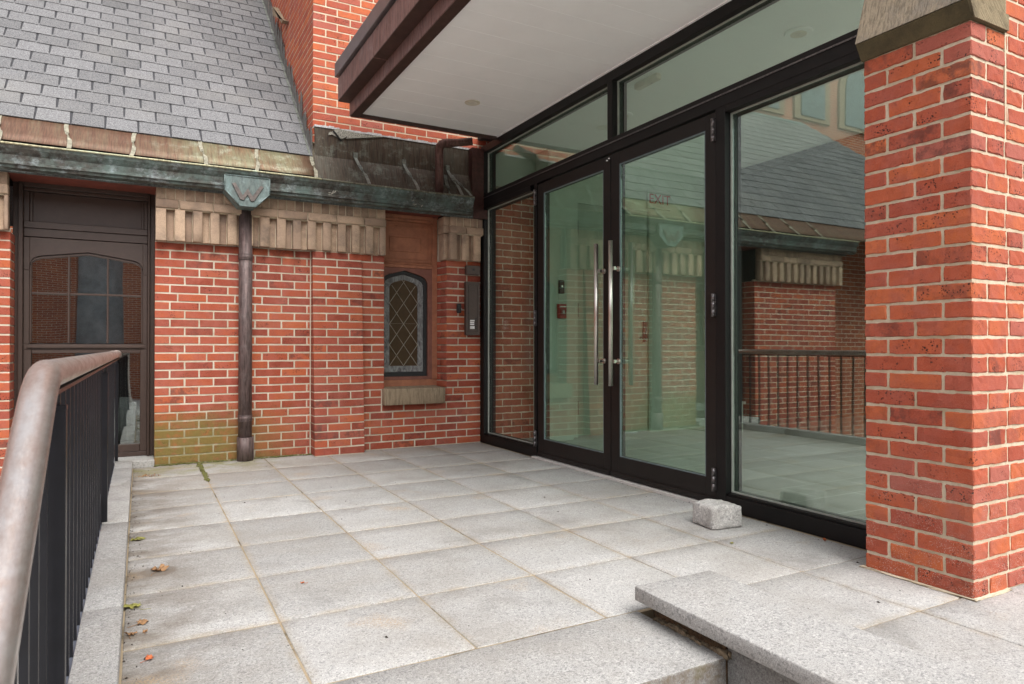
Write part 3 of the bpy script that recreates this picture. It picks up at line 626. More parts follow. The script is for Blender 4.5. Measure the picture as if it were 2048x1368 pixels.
t = MB(); Rr = warch(.139, 1.559, .075) + [(.139, .746)]; poly = [(cxw - x, z) for x, z in Rr[::-1]][:-1] + [(cxw + x, z) for x, z in Rr]
t.prism(poly, 'y', yw + .033, yw + .037); t.build('amber_glass', simple('amber_brown_glass', (0.055, 0.030, 0.013), 0.25, 0, 0.15, 30), L)
t = MB()
def came(x0, z0, x1, z1, wd=.0022):
    dx, dz = x1 - x0, z1 - z0; l = math.hypot(dx, dz); nx, nz = -dz / l * wd, dx / l * wd
    t.prism([(x0 + nx, z0 + nz), (x1 + nx, z1 + nz), (x1 - nx, z1 - nz), (x0 - nx, z0 - nz)], 'y', yw + .026, yw + .0325)
dw, dh = 0.0695, 0.0985        # half diamond
def clip_seg(x0, z0, x1, z1):
    # clip to |x|<.139 and below the arched top, by sampling
    n = 60; ok = []
    for i in range(n + 1):
        x = x0 + (x1 - x0) * i / n; z = z0 + (z1 - z0) * i / n; u = min(1, abs(x) / .139)
        if abs(x) <= .1391 and .746 <= z <= 1.559 - .055 * u: ok.append((x, z))
    if len(ok) > 1: came(cxw + ok[0][0], ok[0][1], cxw + ok[-1][0], ok[-1][1])
for i in range(-6, 12):
    z0 = .746 + i * 2 * dh
    clip_seg(-.139, z0, -.139 + 10 * dw, z0 + 10 * dh); clip_seg(.139, z0, .139 - 10 * dw, z0 + 10 * dh)
t.box(cxw - .139, cxw + .139, yw + .028, yw + .0325, 1.143, 1.1445)
t.build('lead_cames', M['came'], L)
# ---- roof
RY0, RZ0, SL = 5.985, 2.572, 0.955
cs, sn = 1 / math.hypot(1, SL), SL / math.hypot(1, SL)
EXP = 0.1368 / cs
ro = MB()
def rp(x, s_, h): # point on the roof: s_ up the slope, h above
    return (x, RY0 + s_ * cs - h * sn, RZ0 + s_ * sn + h * cs)
NR = 20
def left_lim(s_): return -5.2 - (NR * EXP - s_) * sn * 1.0
for j in range(NR):
    s0 = j * EXP; x = 1.305; TW = 0.2225; first = True; e = x - (TW * (0.5 if j % 2 else 1.0)) * random.uniform(.97, 1.03) + 0.02
    lim = left_lim(s0)
    while x > lim:
        ro.col = rc(); e = max(e, lim); g_ = 0.0055; h0 = 0.010 + random.uniform(-.0010, .0015); h1 = 0.002; w_ = random.uniform(-.003, .003); kx = random.uniform(.004, .012)
        s1 = s0 + EXP * 1.25
        a, b = x - (g_ if not first else 0), e + g_
        ns = 3; vs = []
        for q in range(ns + 1):
            xx = b + (a - b) * q / ns; dj = random.uniform(-.0012, .0012)
            vs += [rp(xx, s0 + w_ + dj, h0 - 0.0055), rp(xx, s0 + w_ + dj, h0), rp(xx - (kx if q == ns and not first else 0), s1, h1)]
        fs = []
        for q in range(ns):
            u = q * 3; v = u + 3; fs += [(u, v, v + 1, u + 1), (u + 1, v + 1, v + 2, u + 2)]
        fs += [(0, 1, 2), (ns * 3, ns * 3 + 2, ns * 3 + 1)]
        ro.add(vs, fs, mi=0); x = e; e = x - TW * random.uniform(.985, 1.015); first = False
top = NR * EXP
ro.add([rp(1.306, 0, 0), rp(left_lim(0), 0, 0), rp(left_lim(top), top, 0), rp(1.306, top, 0)] , [(0, 3, 2, 1)], mi=1)
ro.add([rp(1.306, 0.02, -.05), rp(left_lim(0), 0.02, -.05), rp(left_lim(top), top, -.05), rp(1.306, top, -.05)], [(0, 1, 2, 3)], mi=1)
# rear slope and hip
ty, tz = rp(0, top, 0)[1:]
ro.add([(1.306, ty, tz), (-5.2, ty, tz), (-7.9, ty + 2.7, RZ0), (1.306, ty + 2.7, RZ0)], [(0, 3, 2, 1)], mi=0)
ro.add([(left_lim(0), RY0, RZ0), (-5.2, ty, tz), (-7.9, ty + 2.7, RZ0)], [(0, 1, 2)], mi=0)
ro.build('shingle_roof', [M['shingle'], M['shingle_gap']], bb)
t = MB(); t.prism([(ty - .07, tz - .055), (ty - .07, tz - .04), (ty, tz + .03), (ty + .1, tz - .06), (ty + .1, tz - .075), (ty, tz + .01)], 'x', -5.2, 1.15); t.build('ridge_flashing', M['cop_head'], bb)
# apron flashing (runs down into the gutter)
def aproof(x, d): return (x, RY0 + .02 - d * cs, RZ0 + .012 - d * sn)
ap = MB(); xsA = [-7.6 + i * (8.9 / 60) for i in range(61)]
vs = []
for x in xsA:
    for d in (-0.04, 0.11, 0.23, 0.345): 
        q = aproof(x, d); vs.append((q[0], q[1], q[2] + random.uniform(-.0015, .0015)))
fs = [(i * 4 + k, (i + 1) * 4 + k, (i + 1) * 4 + k + 1, i * 4 + k + 1) for i in range(60) for k in range(3)]
ap.add(vs, fs, smooth=True); o = ap.build('apron_flashing', M['cop_apron'], bb); md = o.modifiers.new('thick', 'SOLIDIFY'); md.thickness = .003

# ================================================================== COPPER GUTTER
gt = thing('copper_gutter', 'long verdigris copper gutter along the eave above the stone frieze', 'gutter', (0.5, 5.75, 2.15))
def gprof(): return [(5.700, 2.312), (5.707, 2.285), (5.722, 2.262), (5.735, 2.246), (5.738, 2.205), (5.729, 2.198), (5.729, 2.183), (5.745, 2.176), (5.748, 2.160), (5.80, 2.152), (5.844, 2.160),
                     (5.844, 2.164), (5.80, 2.157), (5.752, 2.165), (5.742, 2.210), (5.739, 2.25), (5.712, 2.287), (5.706, 2.312)]
xsG = [-2.45 + i * (5.17 / 70) for i in range(71)]
offG = [(0.004 * math.sin(x * 3.1) + 0.003 * math.sin(x * 9), 0.003 * math.sin(x * 2.3) + random.uniform(-.0006, .0006)) for x in xsG]
t = MB(); t.sweep(gprof(), xsG, offG); 
# end cap
t.prism([(5.702, 2.312), (5.709, 2.285), (5.736, 2.246), (5.738, 2.198), (5.748, 2.162), (5.80, 2.154), (5.843, 2.162), (5.843, 2.33)], 'x', 2.7215, 2.7255)
# lapped seams
for x in (-0.04, 0.02): 
    t.sweep([(a - .002, b + .0005) for a, b in gprof()[:10]] + [(5.80, 2.150)], [x, x + .045]) if x > 0 else None
t.build('trough', M['cop_gutter'], gt)
t = MB(); t.tube([(x, 5.700 + o_[0], 2.315 + o_[1]) for x, o_ in zip(xsG, offG) if x < 1.32], .0075, 8); t.build('rim_bead', M['cop_rim'], gt)
t = MB(); t.tube([(x, 5.700 + o_[0], 2.315 + o_[1]) for x, o_ in zip(xsG, offG) if x > 1.30], .0075, 8); t.build('rim_bead', M['cop_rim_dark'], gt)
def strap(a, b, mat, wdt=.014, bend=0.012):
    A, B = Vector(a), Vector(b); n = 12; d = (B - A); vs = []; side = Vector((1, 0, 0)); nrm = d.cross(side).normalized()
    t = MB()
    for i in range(n + 1):
        u = i / n; tw = math.pi * max(0, min(1, (u - .35) / .3)); p = A + d * u + side * (0.008 * math.sin(u * 6)) - nrm * bend * math.sin(u * math.pi) * 0
        s = (side * math.cos(tw) + nrm * math.sin(tw)) * wdt; q = (nrm * math.cos(tw) - side * math.sin(tw)) * .0015
        vs += [p + s + q, p - s + q, p - s - q, p + s - q]
    fs = [(i * 4 + k, i * 4 + (k + 1) % 4, (i + 1) * 4 + (k + 1) % 4, (i + 1) * 4 + k) for i in range(n) for k in range(4)] + [(3, 2, 1, 0), (n * 4, n * 4 + 1, n * 4 + 2, n * 4 + 3)]
    t.add(vs, fs); return t
for xa, xb in ((-0.446, -.48), (-0.06, -.037), (.441, .419), (.809, .856), (1.273, 1.300), (-.85, -.88), (-1.3, -1.28), (-1.75, -1.77)):
    strap((xa, 5.702, 2.325), (xb, RY0 + .015, RZ0 + .012), M['strap']).build('gutter_strap', M['strap'], gt)
for xa, xb in ((1.724, 1.715), (2.172, 2.165), (2.598, 2.60)):
    s_ = strap((xa, 5.702, 2.322), (xb - .045, 5.955, 2.62), M['strap_grey']); s_.box(xb - .063, xb - .027, 5.936, 5.948, 2.60, 2.645); s_.build('gutter_strap', M['strap_grey'], gt)
strap((2.69, 5.702, 2.322), (2.60, 5.94, 2.56), M['strap_grey'], .012).build('gutter_strap', M['strap_grey'], gt)
strap((2.53, 5.80, 2.25), (2.53, 5.93, 2.55), M['strap_grey'], .016).build('gutter_strap', M['strap_grey'], gt)
# worn-through patches on the trough
for (px, pz) in ((1.40, 2.22), (2.16, 2.21)):
  for i in range(7):
        t = MB()
        x = px + random.uniform(-.05, .05); z = pz + random.uniform(-.03, .04); l = random.uniform(.012, .04); a = random.uniform(-.9, .9); dx, dz = math.cos(a) * l, math.sin(a) * l; wq = random.uniform(.002, .006)
        t.prism([(x, z), (x + dx, z + dz), (x + dx + wq, z + dz - wq), (x + wq, z - wq * 1.5)], 'y', 5.7285 - .004, 5.7285 - .0025)
        t.build('flaked_patch', M['roof_cement'], gt)

# ================================================================== DOWNPIPE
dp = thing('copper_downpipe', 'round brown copper downpipe with shield shaped conductor head on the brick wall', 'downpipe', (0.755, 5.9, 0))
cxp, cyp = 0.753, 5.905
t = MB(); t.tube([(cxp, cyp, .02), (cxp, cyp, 1.0), (cxp, cyp, 2.08)], .052, 28); t.build('pipe', M['cop_pipe'], dp)
for z in (0.345, 1.655):
    t = MB(); t.tube([(cxp, cyp, z - .02), (cxp, cyp, z - .019), (cxp, cyp, z + .019), (cxp, cyp, z + .02)], [.0525, .0555, .0555, .0525], 28); t.tube([(cxp, cyp, z - .024), (cxp, cyp, z - .018)], .057, 28); t.tube([(cxp, cyp, z + .018), (cxp, cyp, z + .024)], .057, 28); t.build('collar', M['cop_pipe'], dp)
t = MB(); t.tube([(cxp, cyp, .0), (cxp, cyp, .19)], .062, 28); t.box(cxp + .058, cxp + .068, cyp - .01, cyp + .01, 0.01, .19); t.build('base_sleeve', M['cop_pipe'], dp)
hd = MB(); prof = [(-.163, 2.262), (.170, 2.262), (.170, 2.140), (.062, 2.030), (-.055, 2.030), (-.163, 2.150)]
hc = 0.735
hd.prism([(hc + x, z) for x, z in prof], 'y', 5.688, 5.865)
hd.build('conductor_head', M['cop_head'], dp, bevel=.004)
hb = MB()
n_ = len(prof)
for i in range(n_):
    (x0, z0), (x1, z1) = prof[i], prof[(i + 1) % n_]
    hb.tube([(hc + x0, 5.688, z0), (hc + x1, 5.688, z1)], .005, 8)
hb.build('head_bead', M['cop_head'], dp)
W_ = [(-.098, 2.225), (-.036, 2.118), (.002, 2.178), (.038, 2.118), (.108, 2.222)]; s_ = .011
up = [(-.098 + .016, 2.232), (-.036, 2.148), (.002, 2.205), (.038, 2.146), (.108 - .014, 2.229)]
t = MB(); dn = [(-.112, 2.226), (-.05, 2.108), (-.022, 2.098), (.004, 2.145), (.028, 2.096), (.05, 2.106), (.122, 2.222)]
poly = [(-.112, 2.228), (-.052, 2.108), (-.024, 2.104), (.003, 2.150), (.028, 2.100), (.052, 2.104), (.124, 2.222), (.098, 2.230), (.040, 2.142), (.004, 2.200), (-.032, 2.142), (-.086, 2.236)]
t.prism([(hc + x, z - .03) for x, z in poly], 'y', 5.678, 5.6875); t.build('raised_letter', M['cop_letter'], dp, bevel=.0015)

# ================================================================== BRICK TOWER above
tw = thing('brick_tower', 'taller orange red brick wall rising beside the shingle roof above the gutter', 'building', (2.5, 7.0, 2.8))
w = MB(); X0, Y0 = 1.31, 6.0; TZ = 2.70
def planT(c):
    out = []
    if c % 2: out += [(a, b, Y0, Y0 + .05) for a, b in run(X0 + .0, 4.2, 0.211)] + [(X0, X0 + .05, a, b) for a, b in run(Y0 + .056, 8.9, 0.158)]
    else: out += [(X0, X0 + .105, Y0, Y0 + .205)] + [(a, b, Y0, Y0 + .05) for a, b in run(X0 + .116, 4.2, 0.211)] + [(X0, X0 + .05, a, b) for a, b in run(Y0 + .216, 8.9, 0.211)]
    return out
def skT(c, a, e, r):
    if r[1] - r[0] < .12 and r[3] - r[2] > .06 and r[2] > Y0 + .05:            # side wall: only above the roof plane
        return e < RZ0 + SL * (r[2] - RY0) - .05 or a > 6.2
    return (a > 4.75 and r[0] > X0 + .2)
lay(w, planT, TZ, 48, CH, skip=skT)
w.box(X0 + .0026, 4.2, Y0 + .0026, Y0 + .05, TZ, 9.0, mi=1); w.box(X0 + .0026, X0 + .05, Y0 + .051, 8.9, RZ0 - .1, 9.0, mi=1)
w.build('wall', [M['brick_t'], M['mortar_p']], tw)
t = MB(); t.box(X0 + .051, 7.0, Y0 + .051, 9.2, 2.7, 9.1); t.box(2.95, 7.2, 5.98, 5.998, 2.95, 9.1); t.build('wall_core', M['tb_y'], tw)
t = MB(); t.box(X0 + .002, 4.2, Y0 - .004, Y0 + .049, TZ + 48 * CH + .002, 9.05) ; t.build('upper_wall', M['tb_y'], tw)
# copper flashing at its foot
t = MB(); t.box(1.315, 2.90, 5.952, 5.957, 2.585, 2.838); t.box(1.315, 2.90, 5.944, 5.951, 2.578, 2.592)
t.box(2.118, 2.124, 5.948, 5.9515, 2.592, 2.836); t.build('upper_flashing', M['cop_flash'], tw)
t = MB(); t.add([(1.31, 5.95, 2.588), (2.78, 5.95, 2.588), (2.78, 5.845, 2.335), (1.31, 5.845, 2.335), (1.31, 5.955, 2.583), (2.78, 5.955, 2.583), (2.78, 5.85, 2.33), (1.31, 5.85, 2.33)],
      [(0, 3, 2, 1), (4, 5, 6, 7), (0, 1, 5, 4), (1, 2, 6, 5), (2, 3, 7, 6), (3, 0, 4, 7)]); t.build('lower_flashing', M['cop_flash'], tw)
t = MB()
px = 1.315
while px < 2.80:
    e = px + random.uniform(.03, .07); zt = 2.842 + random.uniform(-.004, .006)
    t.prism([(px, 2.826), (e, 2.826), (e, zt), (px, zt + random.uniform(-.004, .004))], 'y', 5.945, 5.999); px = e
t.build('mortar_fillet', simple('white_mortar_fillet', (0.5, 0.5, 0.5), 0.9, 0, 0.4, 60), tw)
# torn roofing cement patch
t = MB(); t.prism([(1.46, 2.80), (1.505, 2.835), (1.66, 2.825), (1.79, 2.818), (1.94, 2.826), (1.80, 2.800), (1.66, 2.772), (1.585, 2.757), (1.60, 2.778), (1.54, 2.748), (1.525, 2.752), (1.46, 2.775), (1.43, 2.765), (1.435, 2.79)], 'y', 5.940, 5.9435)
t.build('torn_patch', M['roof_cement'], tw)
t = MB(); t.prism([(1.465, 2.805), (1.48, 2.808), (1.548, 2.728), (1.536, 2.724)], 'y', 5.93, 5.9395); t.build('torn_patch', M['black'], tw)
# step flashing pieces climbing the side
t = MB()
for i in range(27):
    y = 6.01 + i * 0.098; zr = RZ0 + SL * (y - RY0); h = random.uniform(.17, .36); off = 0.0045 * (i % 3)
    t.prism([(y, zr - .01), (y + .115, zr - .01 + SL * .115), (y + .118, zr + SL * .115 + .05), (y + .03 + random.uniform(0, .03), zr + h + random.uniform(-.02, .04)), (y + .002, zr + h * .72)], 'x', X0 - .006 - off, X0 - .002 - off)
t.build('step_flashing', M['lead'], tw)
t = MB()
for i in range(NR):
    s0 = i * EXP
    a = rp(0, s0 + .01, .013); b_ = rp(0, s0 + EXP * .98, .010)
    t.add([(X0 - .035, a[1], a[2]), (X0 - .018, a[1], a[2]), (X0 - .018, b_[1], b_[2]), (X0 - .035, b_[1], b_[2])] + [(X0 - .035, a[1], a[2] - .004), (X0 - .018, a[1], a[2] - .004), (X0 - .018, b_[1], b_[2] - .004), (X0 - .035, b_[1], b_[2] - .004)], [(0, 1, 2, 3), (7, 6, 5, 4), (0, 4, 5, 1), (3, 2, 6, 7), (0, 3, 7, 4), (1, 5, 6, 2)])
t.build('valley_edge', M['strap_grey'], tw)
t = MB(); t.prism([(7.10, 4.22), (7.18, 4.22), (7.70, 4.62), (7.70, 4.52)], 'x', X0 - .06, X0 - .001); t.build('stone_weathering', M['stone_sill'], tw)
# canopy drain pipe
cp = thing('canopy_drainpipe', 'short reddish copper drainpipe with crimped elbow dropping into the gutter', 'downpipe', (2.45, 5.85, 2.3))
pts = [(2.433, 5.855, 2.20), (2.433, 5.855, 2.76)]
for i in range(1, 9):
    a = math.pi / 2 * i / 8; pts.append((2.433 + .06 * (1 - math.cos(a)), 5.855 - 0.02 * math.sin(a), 2.76 + .06 * math.sin(a)))
pts += [(2.60, 5.80, 2.832), (2.72, 5.74, 2.845)]
rs = [.039, .039] + [.039 + (.003 if i % 2 else -.0015) for i in range(8)] + [.036, .036]
t = MB(); t.tube(pts, rs, 20); t.build('elbow_pipe', M['cop_pipe2'], cp)

# ================================================================== ENTRANCE CANOPY
cn = thing('entrance_canopy', 'flat entrance canopy with white board soffit and reddish copper fascia', 'canopy', (2.3, 3.8, 2.87))
YE, YS = 5.60, 1.95
t = MB(); y = YE - .03
n = 0
while y > YS:
    y2 = max(y - 0.2245, YS); t.box(1.605, 2.898, y2 + .005, y, 2.870, 2.89, mi=0); y = y2
t.box(1.605, 2.898, YS, YE - .03, 2.8712, 2.91, mi=1); t.box(2.884, 2.898, YS, YE - .03, 2.862, 2.8695, mi=1)
t.build('soffit', [M['white'], M['soffit_gap']], cn)
t = MB(); t.box(1.522, 1.528, YS, YE, 2.842, 2.948, mi=0); t.box(1.5285, 1.600, YS, YE, 2.840, 2.864, mi=1); t.box(1.528, 2.93, YE - .029, YE, 2.842, 2.869, mi=1); t.box(1.528, 2.93, YE - .02, YE, 2.870, 2.949, mi=0)
t.box(1.426, 1.527, YS, YE, 2.949, 2.955, mi=1); t.box(1.426, 1.432, YS, YE + .0, 2.956, 3.135, mi=0); t.box(1.433, 2.93, YE - .02, YE + .0, 2.956, 3.135, mi=0)
for yy in (4.62, 2.45): t.box(1.5195, 1.5225, yy, yy + .012, 2.84, 2.95, mi=0); t.box(1.424, 1.4265, yy, yy + .012, 2.95, 3.136, mi=0); t.box(1.424, 1.53, yy, yy + .012, 2.9465, 2.9495, mi=0)
t.build('fascia', [M['cop_canopy'], M['cop_canopy_dk']], cn, bevel=.002)
t = MB(); t.box(1.40, 2.93, YS - .02, YE + .01, 3.145, 3.26); t.build('roof_cap', M['cop_canopy_top'], cn, bevel=.004)
t = MB(); t.box(1.45, 2.93, YS + .02, YE - .03, 2.957, 3.14); t.build('canopy_core', M['cop_canopy_dk'], cn)
t = MB(); t.tube([(2.316, 4.89, 2.8715), (2.316, 4.89, 2.866), (2.316, 4.89, 2.864)], [.062, .062, .056], 32); t.build('downlight_trim', M['cream'], cn)
t = MB(); t.tube([(2.316, 4.89, 2.8635), (2.316, 4.89, 2.8615)], .038, 28); t.build('downlight_lens', simple('frosted_lens', (0.7, 0.66, 0.56), 0.4), cn)

# ================================================================== GLASS ENTRANCE
ge = thing('glass_entrance', 'black framed glass entrance front with double doors under the white canopy', 'storefront', (2.95, 3.9, 0))
XF, XB, XG = 2.90, 3.03, 2.952
t = MB()
t.box(XF, XB, 5.865, 5.93, .0, 2.865)                          # left jamb
t.box(XF, XB, 1.60, 5.864, 2.795, 2.865)                       # head
t.box(XF, XB, 4.915, 5.864, 0, .085); t.box(XF + .012, XB, 4.915, 5.864, .085, .095)   # sidelight sill
t3 = MB(); t3.box(XF, XB, 1.60, 2.789, 0, .085); t3.box(XF + .012, XB, 1.60, 2.789, .085, .098); t3.build('frame_sill', M['frame'], ge, bevel=.0015)
t.box(XF, XB, 1.60, 5.864, 2.29, 2.392)                        # transom bar
t.box(XF, XB, 1.60, 2.789, 2.252, 2.2895); t.box(XF, XB, 4.98, 5.864, 2.25, 2.2895)
t.build('frame', M['frame'], ge, bevel=.0015)
t2 = MB(); t2.box(XF - .006, XF - .0005, 1.60, 5.93, 2.353, 2.361); t2.build('drip_trim', M['hinge'], ge)
for y0, y1, z0, z1 in ((4.875, 4.914, 0, 2.2895), (2.79, 2.862, 0, 2.2895), (3.835, 3.893, 2.3925, 2.7945)):
    t = MB(); t.box(XF - .001, XB, y0, y1, z0, z1); t.build('mullion', M['frame'], ge, bevel=.0015)
gk = MB()
def pane(name, y0, y1, z0, z1, mat):
    q = MB(); q.box(XG, XG + .011, y0 + .004, y1 - .004, z0 + .004, z1 - .004); q.build(name, mat, ge)
    # glazing bead
    for a in ((y0, y0 + .008, z0, z1), (y1 - .008, y1, z0, z1), (y0 + .0085, y1 - .0085, z1 - .008, z1), (y0 + .0085, y1 - .0085, z0, z0 + .008)):
        gk.box(XG - .010, XG - .0005, a[0], a[1], a[2], a[3])
pane('sidelight_pane', 4.916, 5.864, .0955, 2.2495, M['glass_side'])
pane('fixed_pane', 1.62, 2.789, .0985, 2.2515, M['glass'])
pane('transom_pane', 3.894, 5.864, 2.3925, 2.7945, M['glass'])
pane('transom_pane', 1.62, 3.834, 2.3925, 2.7945, M['glass'])
gk.build('glazing_bead', M['gasket'], ge)
t = MB(); t.box(XF - .035, XF + .05, 2.86, 4.90, .001, .014); t.build('threshold', M['threshold'], ge)
def entrance_door(y0, y1, lab, handle_y):
    d = bpy.data.objects.new('entrance_door', None); COL.objects.link(d); d.parent = ge; d.location = Vector((XF, y0, 0)) - ge.location; d['label'] = lab
    xf = XF + .004; xb = xf + .052; lo, hi = y0, y1
    a, b = y0 + .082, y1 - .095; zb, zt = .165, 2.19
    t = MB(); t.box(xf, xb, lo, a, .022, 2.275); t.box(xf, xb, b, hi, .022, 2.275); t.box(xf, xb, a + .0005, b - .0005, .022, zb); t.box(xf, xb, a + .0005, b - .0005, zt, 2.275)
    t.box(xf - .008, xf - .0005, lo + .005, hi - .005, .022, .055)
    t.build('leaf_frame', M['leaf'], d, bevel=.0015)
    t = MB(); t.box(xf + .012, xf + .021, a + .001, b - .001, zb + .001, zt - .001); t.build('door_glass', M['glass_door'], d)
    t = MB()
    for q in ((a, a + .006, zb, zt), (b - .006, b, zb, zt), (a + .0065, b - .0065, zb, zb + .006), (a + .0065, b - .0065, zt - .006, zt)): t.box(xf + .001, xf + .0115, q[0], q[1], q[2], q[3])
    t.build('glazing_bead', simple('blue_grey_gasket', (0.12, 0.16, 0.17), 0.4), d)
    t = MB(); t.tube([(2.83, handle_y, .655), (2.83, handle_y, 1.652)], .0155, 20)
    for z in (.823, 1.462):
        t.tube([(2.83, handle_y, z), (xf, handle_y, z)], .011, 14); t.tube([(xf - .012, handle_y, z), (xf, handle_y, z)], .018, 16)
        t.box(2.84, 2.852, handle_y - .03, handle_y + .004, z - .012, z + .012)
    t.build('pull_handle', M['steel'], d)
    hy = y1 + .018 if y1 > 4 else y0 - .0
    return d, hy
d1, _ = entrance_door(3.865, 4.862, 'left glass door leaf with green tinted pane', 3.934)
d2, _ = entrance_door(2.866, 3.857, 'right glass door leaf with green tinted pane', 3.765)
for d, hy in ((d1, 4.884), (d2, 2.872)):
    for z in (.16, 1.163, 2.17):
        t = MB(); t.tube([(XF - .012, hy, z - .066), (XF - .012, hy, z - .022)], .0115, 14); t.tube([(XF - .012, hy, z - .021), (XF - .012, hy, z + .021)], .0115, 14); t.tube([(XF - .012, hy, z + .022), (XF - .012, hy, z + .066)], .0115, 14)
        t.box(XF - .010, XF + .003, hy - .012, hy + .014, z - .063, z + .063); t.build('hinge', M['hinge'], d)
t = MB(); t.tube([(2.893, 3.895, 2.243), (2.9035, 3.895, 2.243)], .005, 10); t.tube([(2.893, 3.872, 2.252), (2.9035, 3.872, 2.252)], .005, 10); t.build('screw_head', M['white_label'], d1)

# ================================================================== VESTIBULE seen through the glass
vf = MB(); vf.box(3.035, 9.0, 1.5, 6.0, -0.7, 0.0); struct(vf.build('vestibule_floor', M['tile']))
vs_ = thing('vestibule', 'pale painted vestibule behind the glass entrance', 'room', (4.5, 4.5, 0))
t = MB(); t.box(3.035, 5.75, 1.2, 6.0, 2.87, 2.95); t.build('ceiling', M['white'], vs_); t = MB(); t.box(5.751, 9.0, 1.2, 6.0, 2.80, 2.95); t.build('corridor_ceiling', M['dim'], vs_)  # corridor ceiling painted near-black to look unlit
w = MB(); lay(w, lambda c: [(a, b, 5.945, 5.995) for a, b in run(2.94, 3.70, 0.0 if c % 2 else 0.1)], 0, 37, CH, seg=.05, jit=.003, b=.005)
w.box(2.93, 3.70, 5.951, 5.998, 0, 2.5, mi=1); w.build('exposed_brick', [M['brick_in'], simple('worn_inner_mortar', (0.6, 0.54, 0.42), 0.9, 0, 0.3, 20)], vs_)
t = MB(); t.box(2.935, 3.50, 5.90, 5.999, 2.50, 2.869); t.box(3.50, 3.80, 5.66, 5.999, 0.0, 2.869); t.box(3.801, 5.75, 5.78, 5.99, 2.40, 2.869); t.box(3.801, 3.93, 5.78, 5.99, 0, 2.3995); t.box(4.88, 5.75, 5.78, 5.99, 0, 2.3995); t.build('wall', M['drywall'], vs_)
t = MB(); t.box(5.751, 5.765, 5.32, 5.99, 0, 2.869); t.box(5.73, 5.77, 5.30, 5.319, 0, .30); t.box(5.71, 5.79, 5.28, 5.33, .301, .33); t.build('side_wall', M['drywall2'], vs_)
t = MB(); t.box(3.46, 3.4995, 5.63, 5.75, 0, .30); t.box(3.45, 3.56, 5.62, 5.6595, .301, .33); t.box(3.5, 3.70, 5.635, 5.6595, 0, .30); t.build('baseboard', M['drywall2'], vs_)
t = MB(); t.box(3.932, 4.878, 5.80, 5.85, .01, 2.398); t.box(4.858, 4.8785, 5.775, 5.7995, .01, 2.398); t.build('interior_door', M['door_in'], vs_)
for z in (.3, 1.3, 2.15): t = MB(); t.tube([(3.935, 5.79, z - .07), (3.935, 5.79, z + .07)], .009, 10); t.build('door_hinge', M['hinge'], vs_)
t = MB(); t.box(4.79, 4.84, 5.785, 5.7995, .98, 1.20); t.tube([(4.81, 5.78, 1.02), (4.81, 5.745, 1.02), (4.70, 5.74, 1.02)], .009, 10); t.build('door_lock', M['black'], vs_)
t = MB(); t.box(8.8, 9.0, 1.2, 6.0, 0, 2.799); t.box(5.96, 8.8, 5.9, 6.0, 0, 2.799); t.build('corridor_wall', M['dim'], vs_)  # invented corridor, painted near-black so the pane's reflections show
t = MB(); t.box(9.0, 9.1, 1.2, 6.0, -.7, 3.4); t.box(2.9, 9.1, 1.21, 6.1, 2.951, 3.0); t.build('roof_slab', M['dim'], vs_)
# fittings
al = thing('fire_alarm_pull', 'small red fire alarm pull station on the pale wall inside the left door', 'fire alarm', (3.64, 5.65, 1.27))
t = MB(); t.box(3.60, 3.69, 5.62, 5.6595, 1.205, 1.345); t.build('housing', M['red'], al, bevel=.004)
t = MB(); t.box(3.615, 3.675, 5.608, 5.6195, 1.235, 1.295); t.build('pull_bar', simple('dark_red_bar', (0.22, 0.015, 0.015), 0.4), al, bevel=.002)
t = MB(); t.box(3.637, 3.641, 5.605, 5.6075, 1.25, 1.285); t.box(3.651, 3.655, 5.605, 5.6075, 1.25, 1.285); t.box(3.6415, 3.6505, 5.605, 5.6075, 1.262, 1.268); t.box(3.61, 3.68, 5.617, 5.6195, 1.315, 1.325); t.build('white_marks', M['white_label'], al)
kp = thing('wall_keypad', 'small black card reader above the red fire alarm pull', 'card reader', (3.64, 5.65, 1.5))
t = MB(); t.box(3.615, 3.675, 5.635, 5.6595, 1.45, 1.58); t.build('housing', M['black'], kp, bevel=.003); t = MB(); t.tube([(3.645, 5.6345, 1.52), (3.645, 5.630, 1.52)], .010, 14); t.build('button', M['steel'], kp)
def text_mesh(name, body, size, loc, rot, mat, parent, ext=.002, align='CENTER'):
    cu = bpy.data.curves.new(name, 'FONT'); cu.body = body; cu.size = size; cu.extrude = ext; cu.align_x = align; cu.align_y = 'CENTER'
    o = bpy.data.objects.new(name, cu); COL.objects.link(o); dg = bpy.context.evaluated_depsgraph_get(); me = bpy.data.meshes.new_from_object(o.evaluated_get(dg)); bpy.data.objects.remove(o, do_unlink=True)
    me.materials.clear(); me.materials.append(mat); o = bpy.data.objects.new(name, me); COL.objects.link(o); o.parent = parent; o.rotation_euler = rot
    o.location = Vector(loc) - Vector(parent.location); return o
ex = thing('exit_sign', 'exit sign with red letters above the inner door, seen through the right door leaf', 'exit sign', (4.98, 5.75, 2.5))
t = MB(); t.box(4.82, 5.14, 5.74, 5.7795, 2.43, 2.63); t.build('housing', M['drywall2'], ex, bevel=.004)
text_mesh('letters', 'EXIT', .15, (4.98, 5.7375, 2.53), (R_(90), 0, 0), M['exit_red'], ex)
cl = thing('ceiling_light', 'round white recessed ceiling light behind the right transom pane', 'ceiling light', (3.571, 2.83, 2.86))
t = MB(); t.tube([(3.571, 2.83, 2.8695), (3.571, 2.83, 2.860)], [.085, .078], 32); t.build('trim_ring', M['white'], cl, ); t = MB(); t.tube([(3.571, 2.83, 2.8595), (3.571, 2.83, 2.856)], .048, 28); t.build('lens', M['cream'], cl)
cl2 = thing('ceiling_light', 'round recessed ceiling light behind the left transom pane', 'ceiling light', (3.55, 4.55, 2.86))
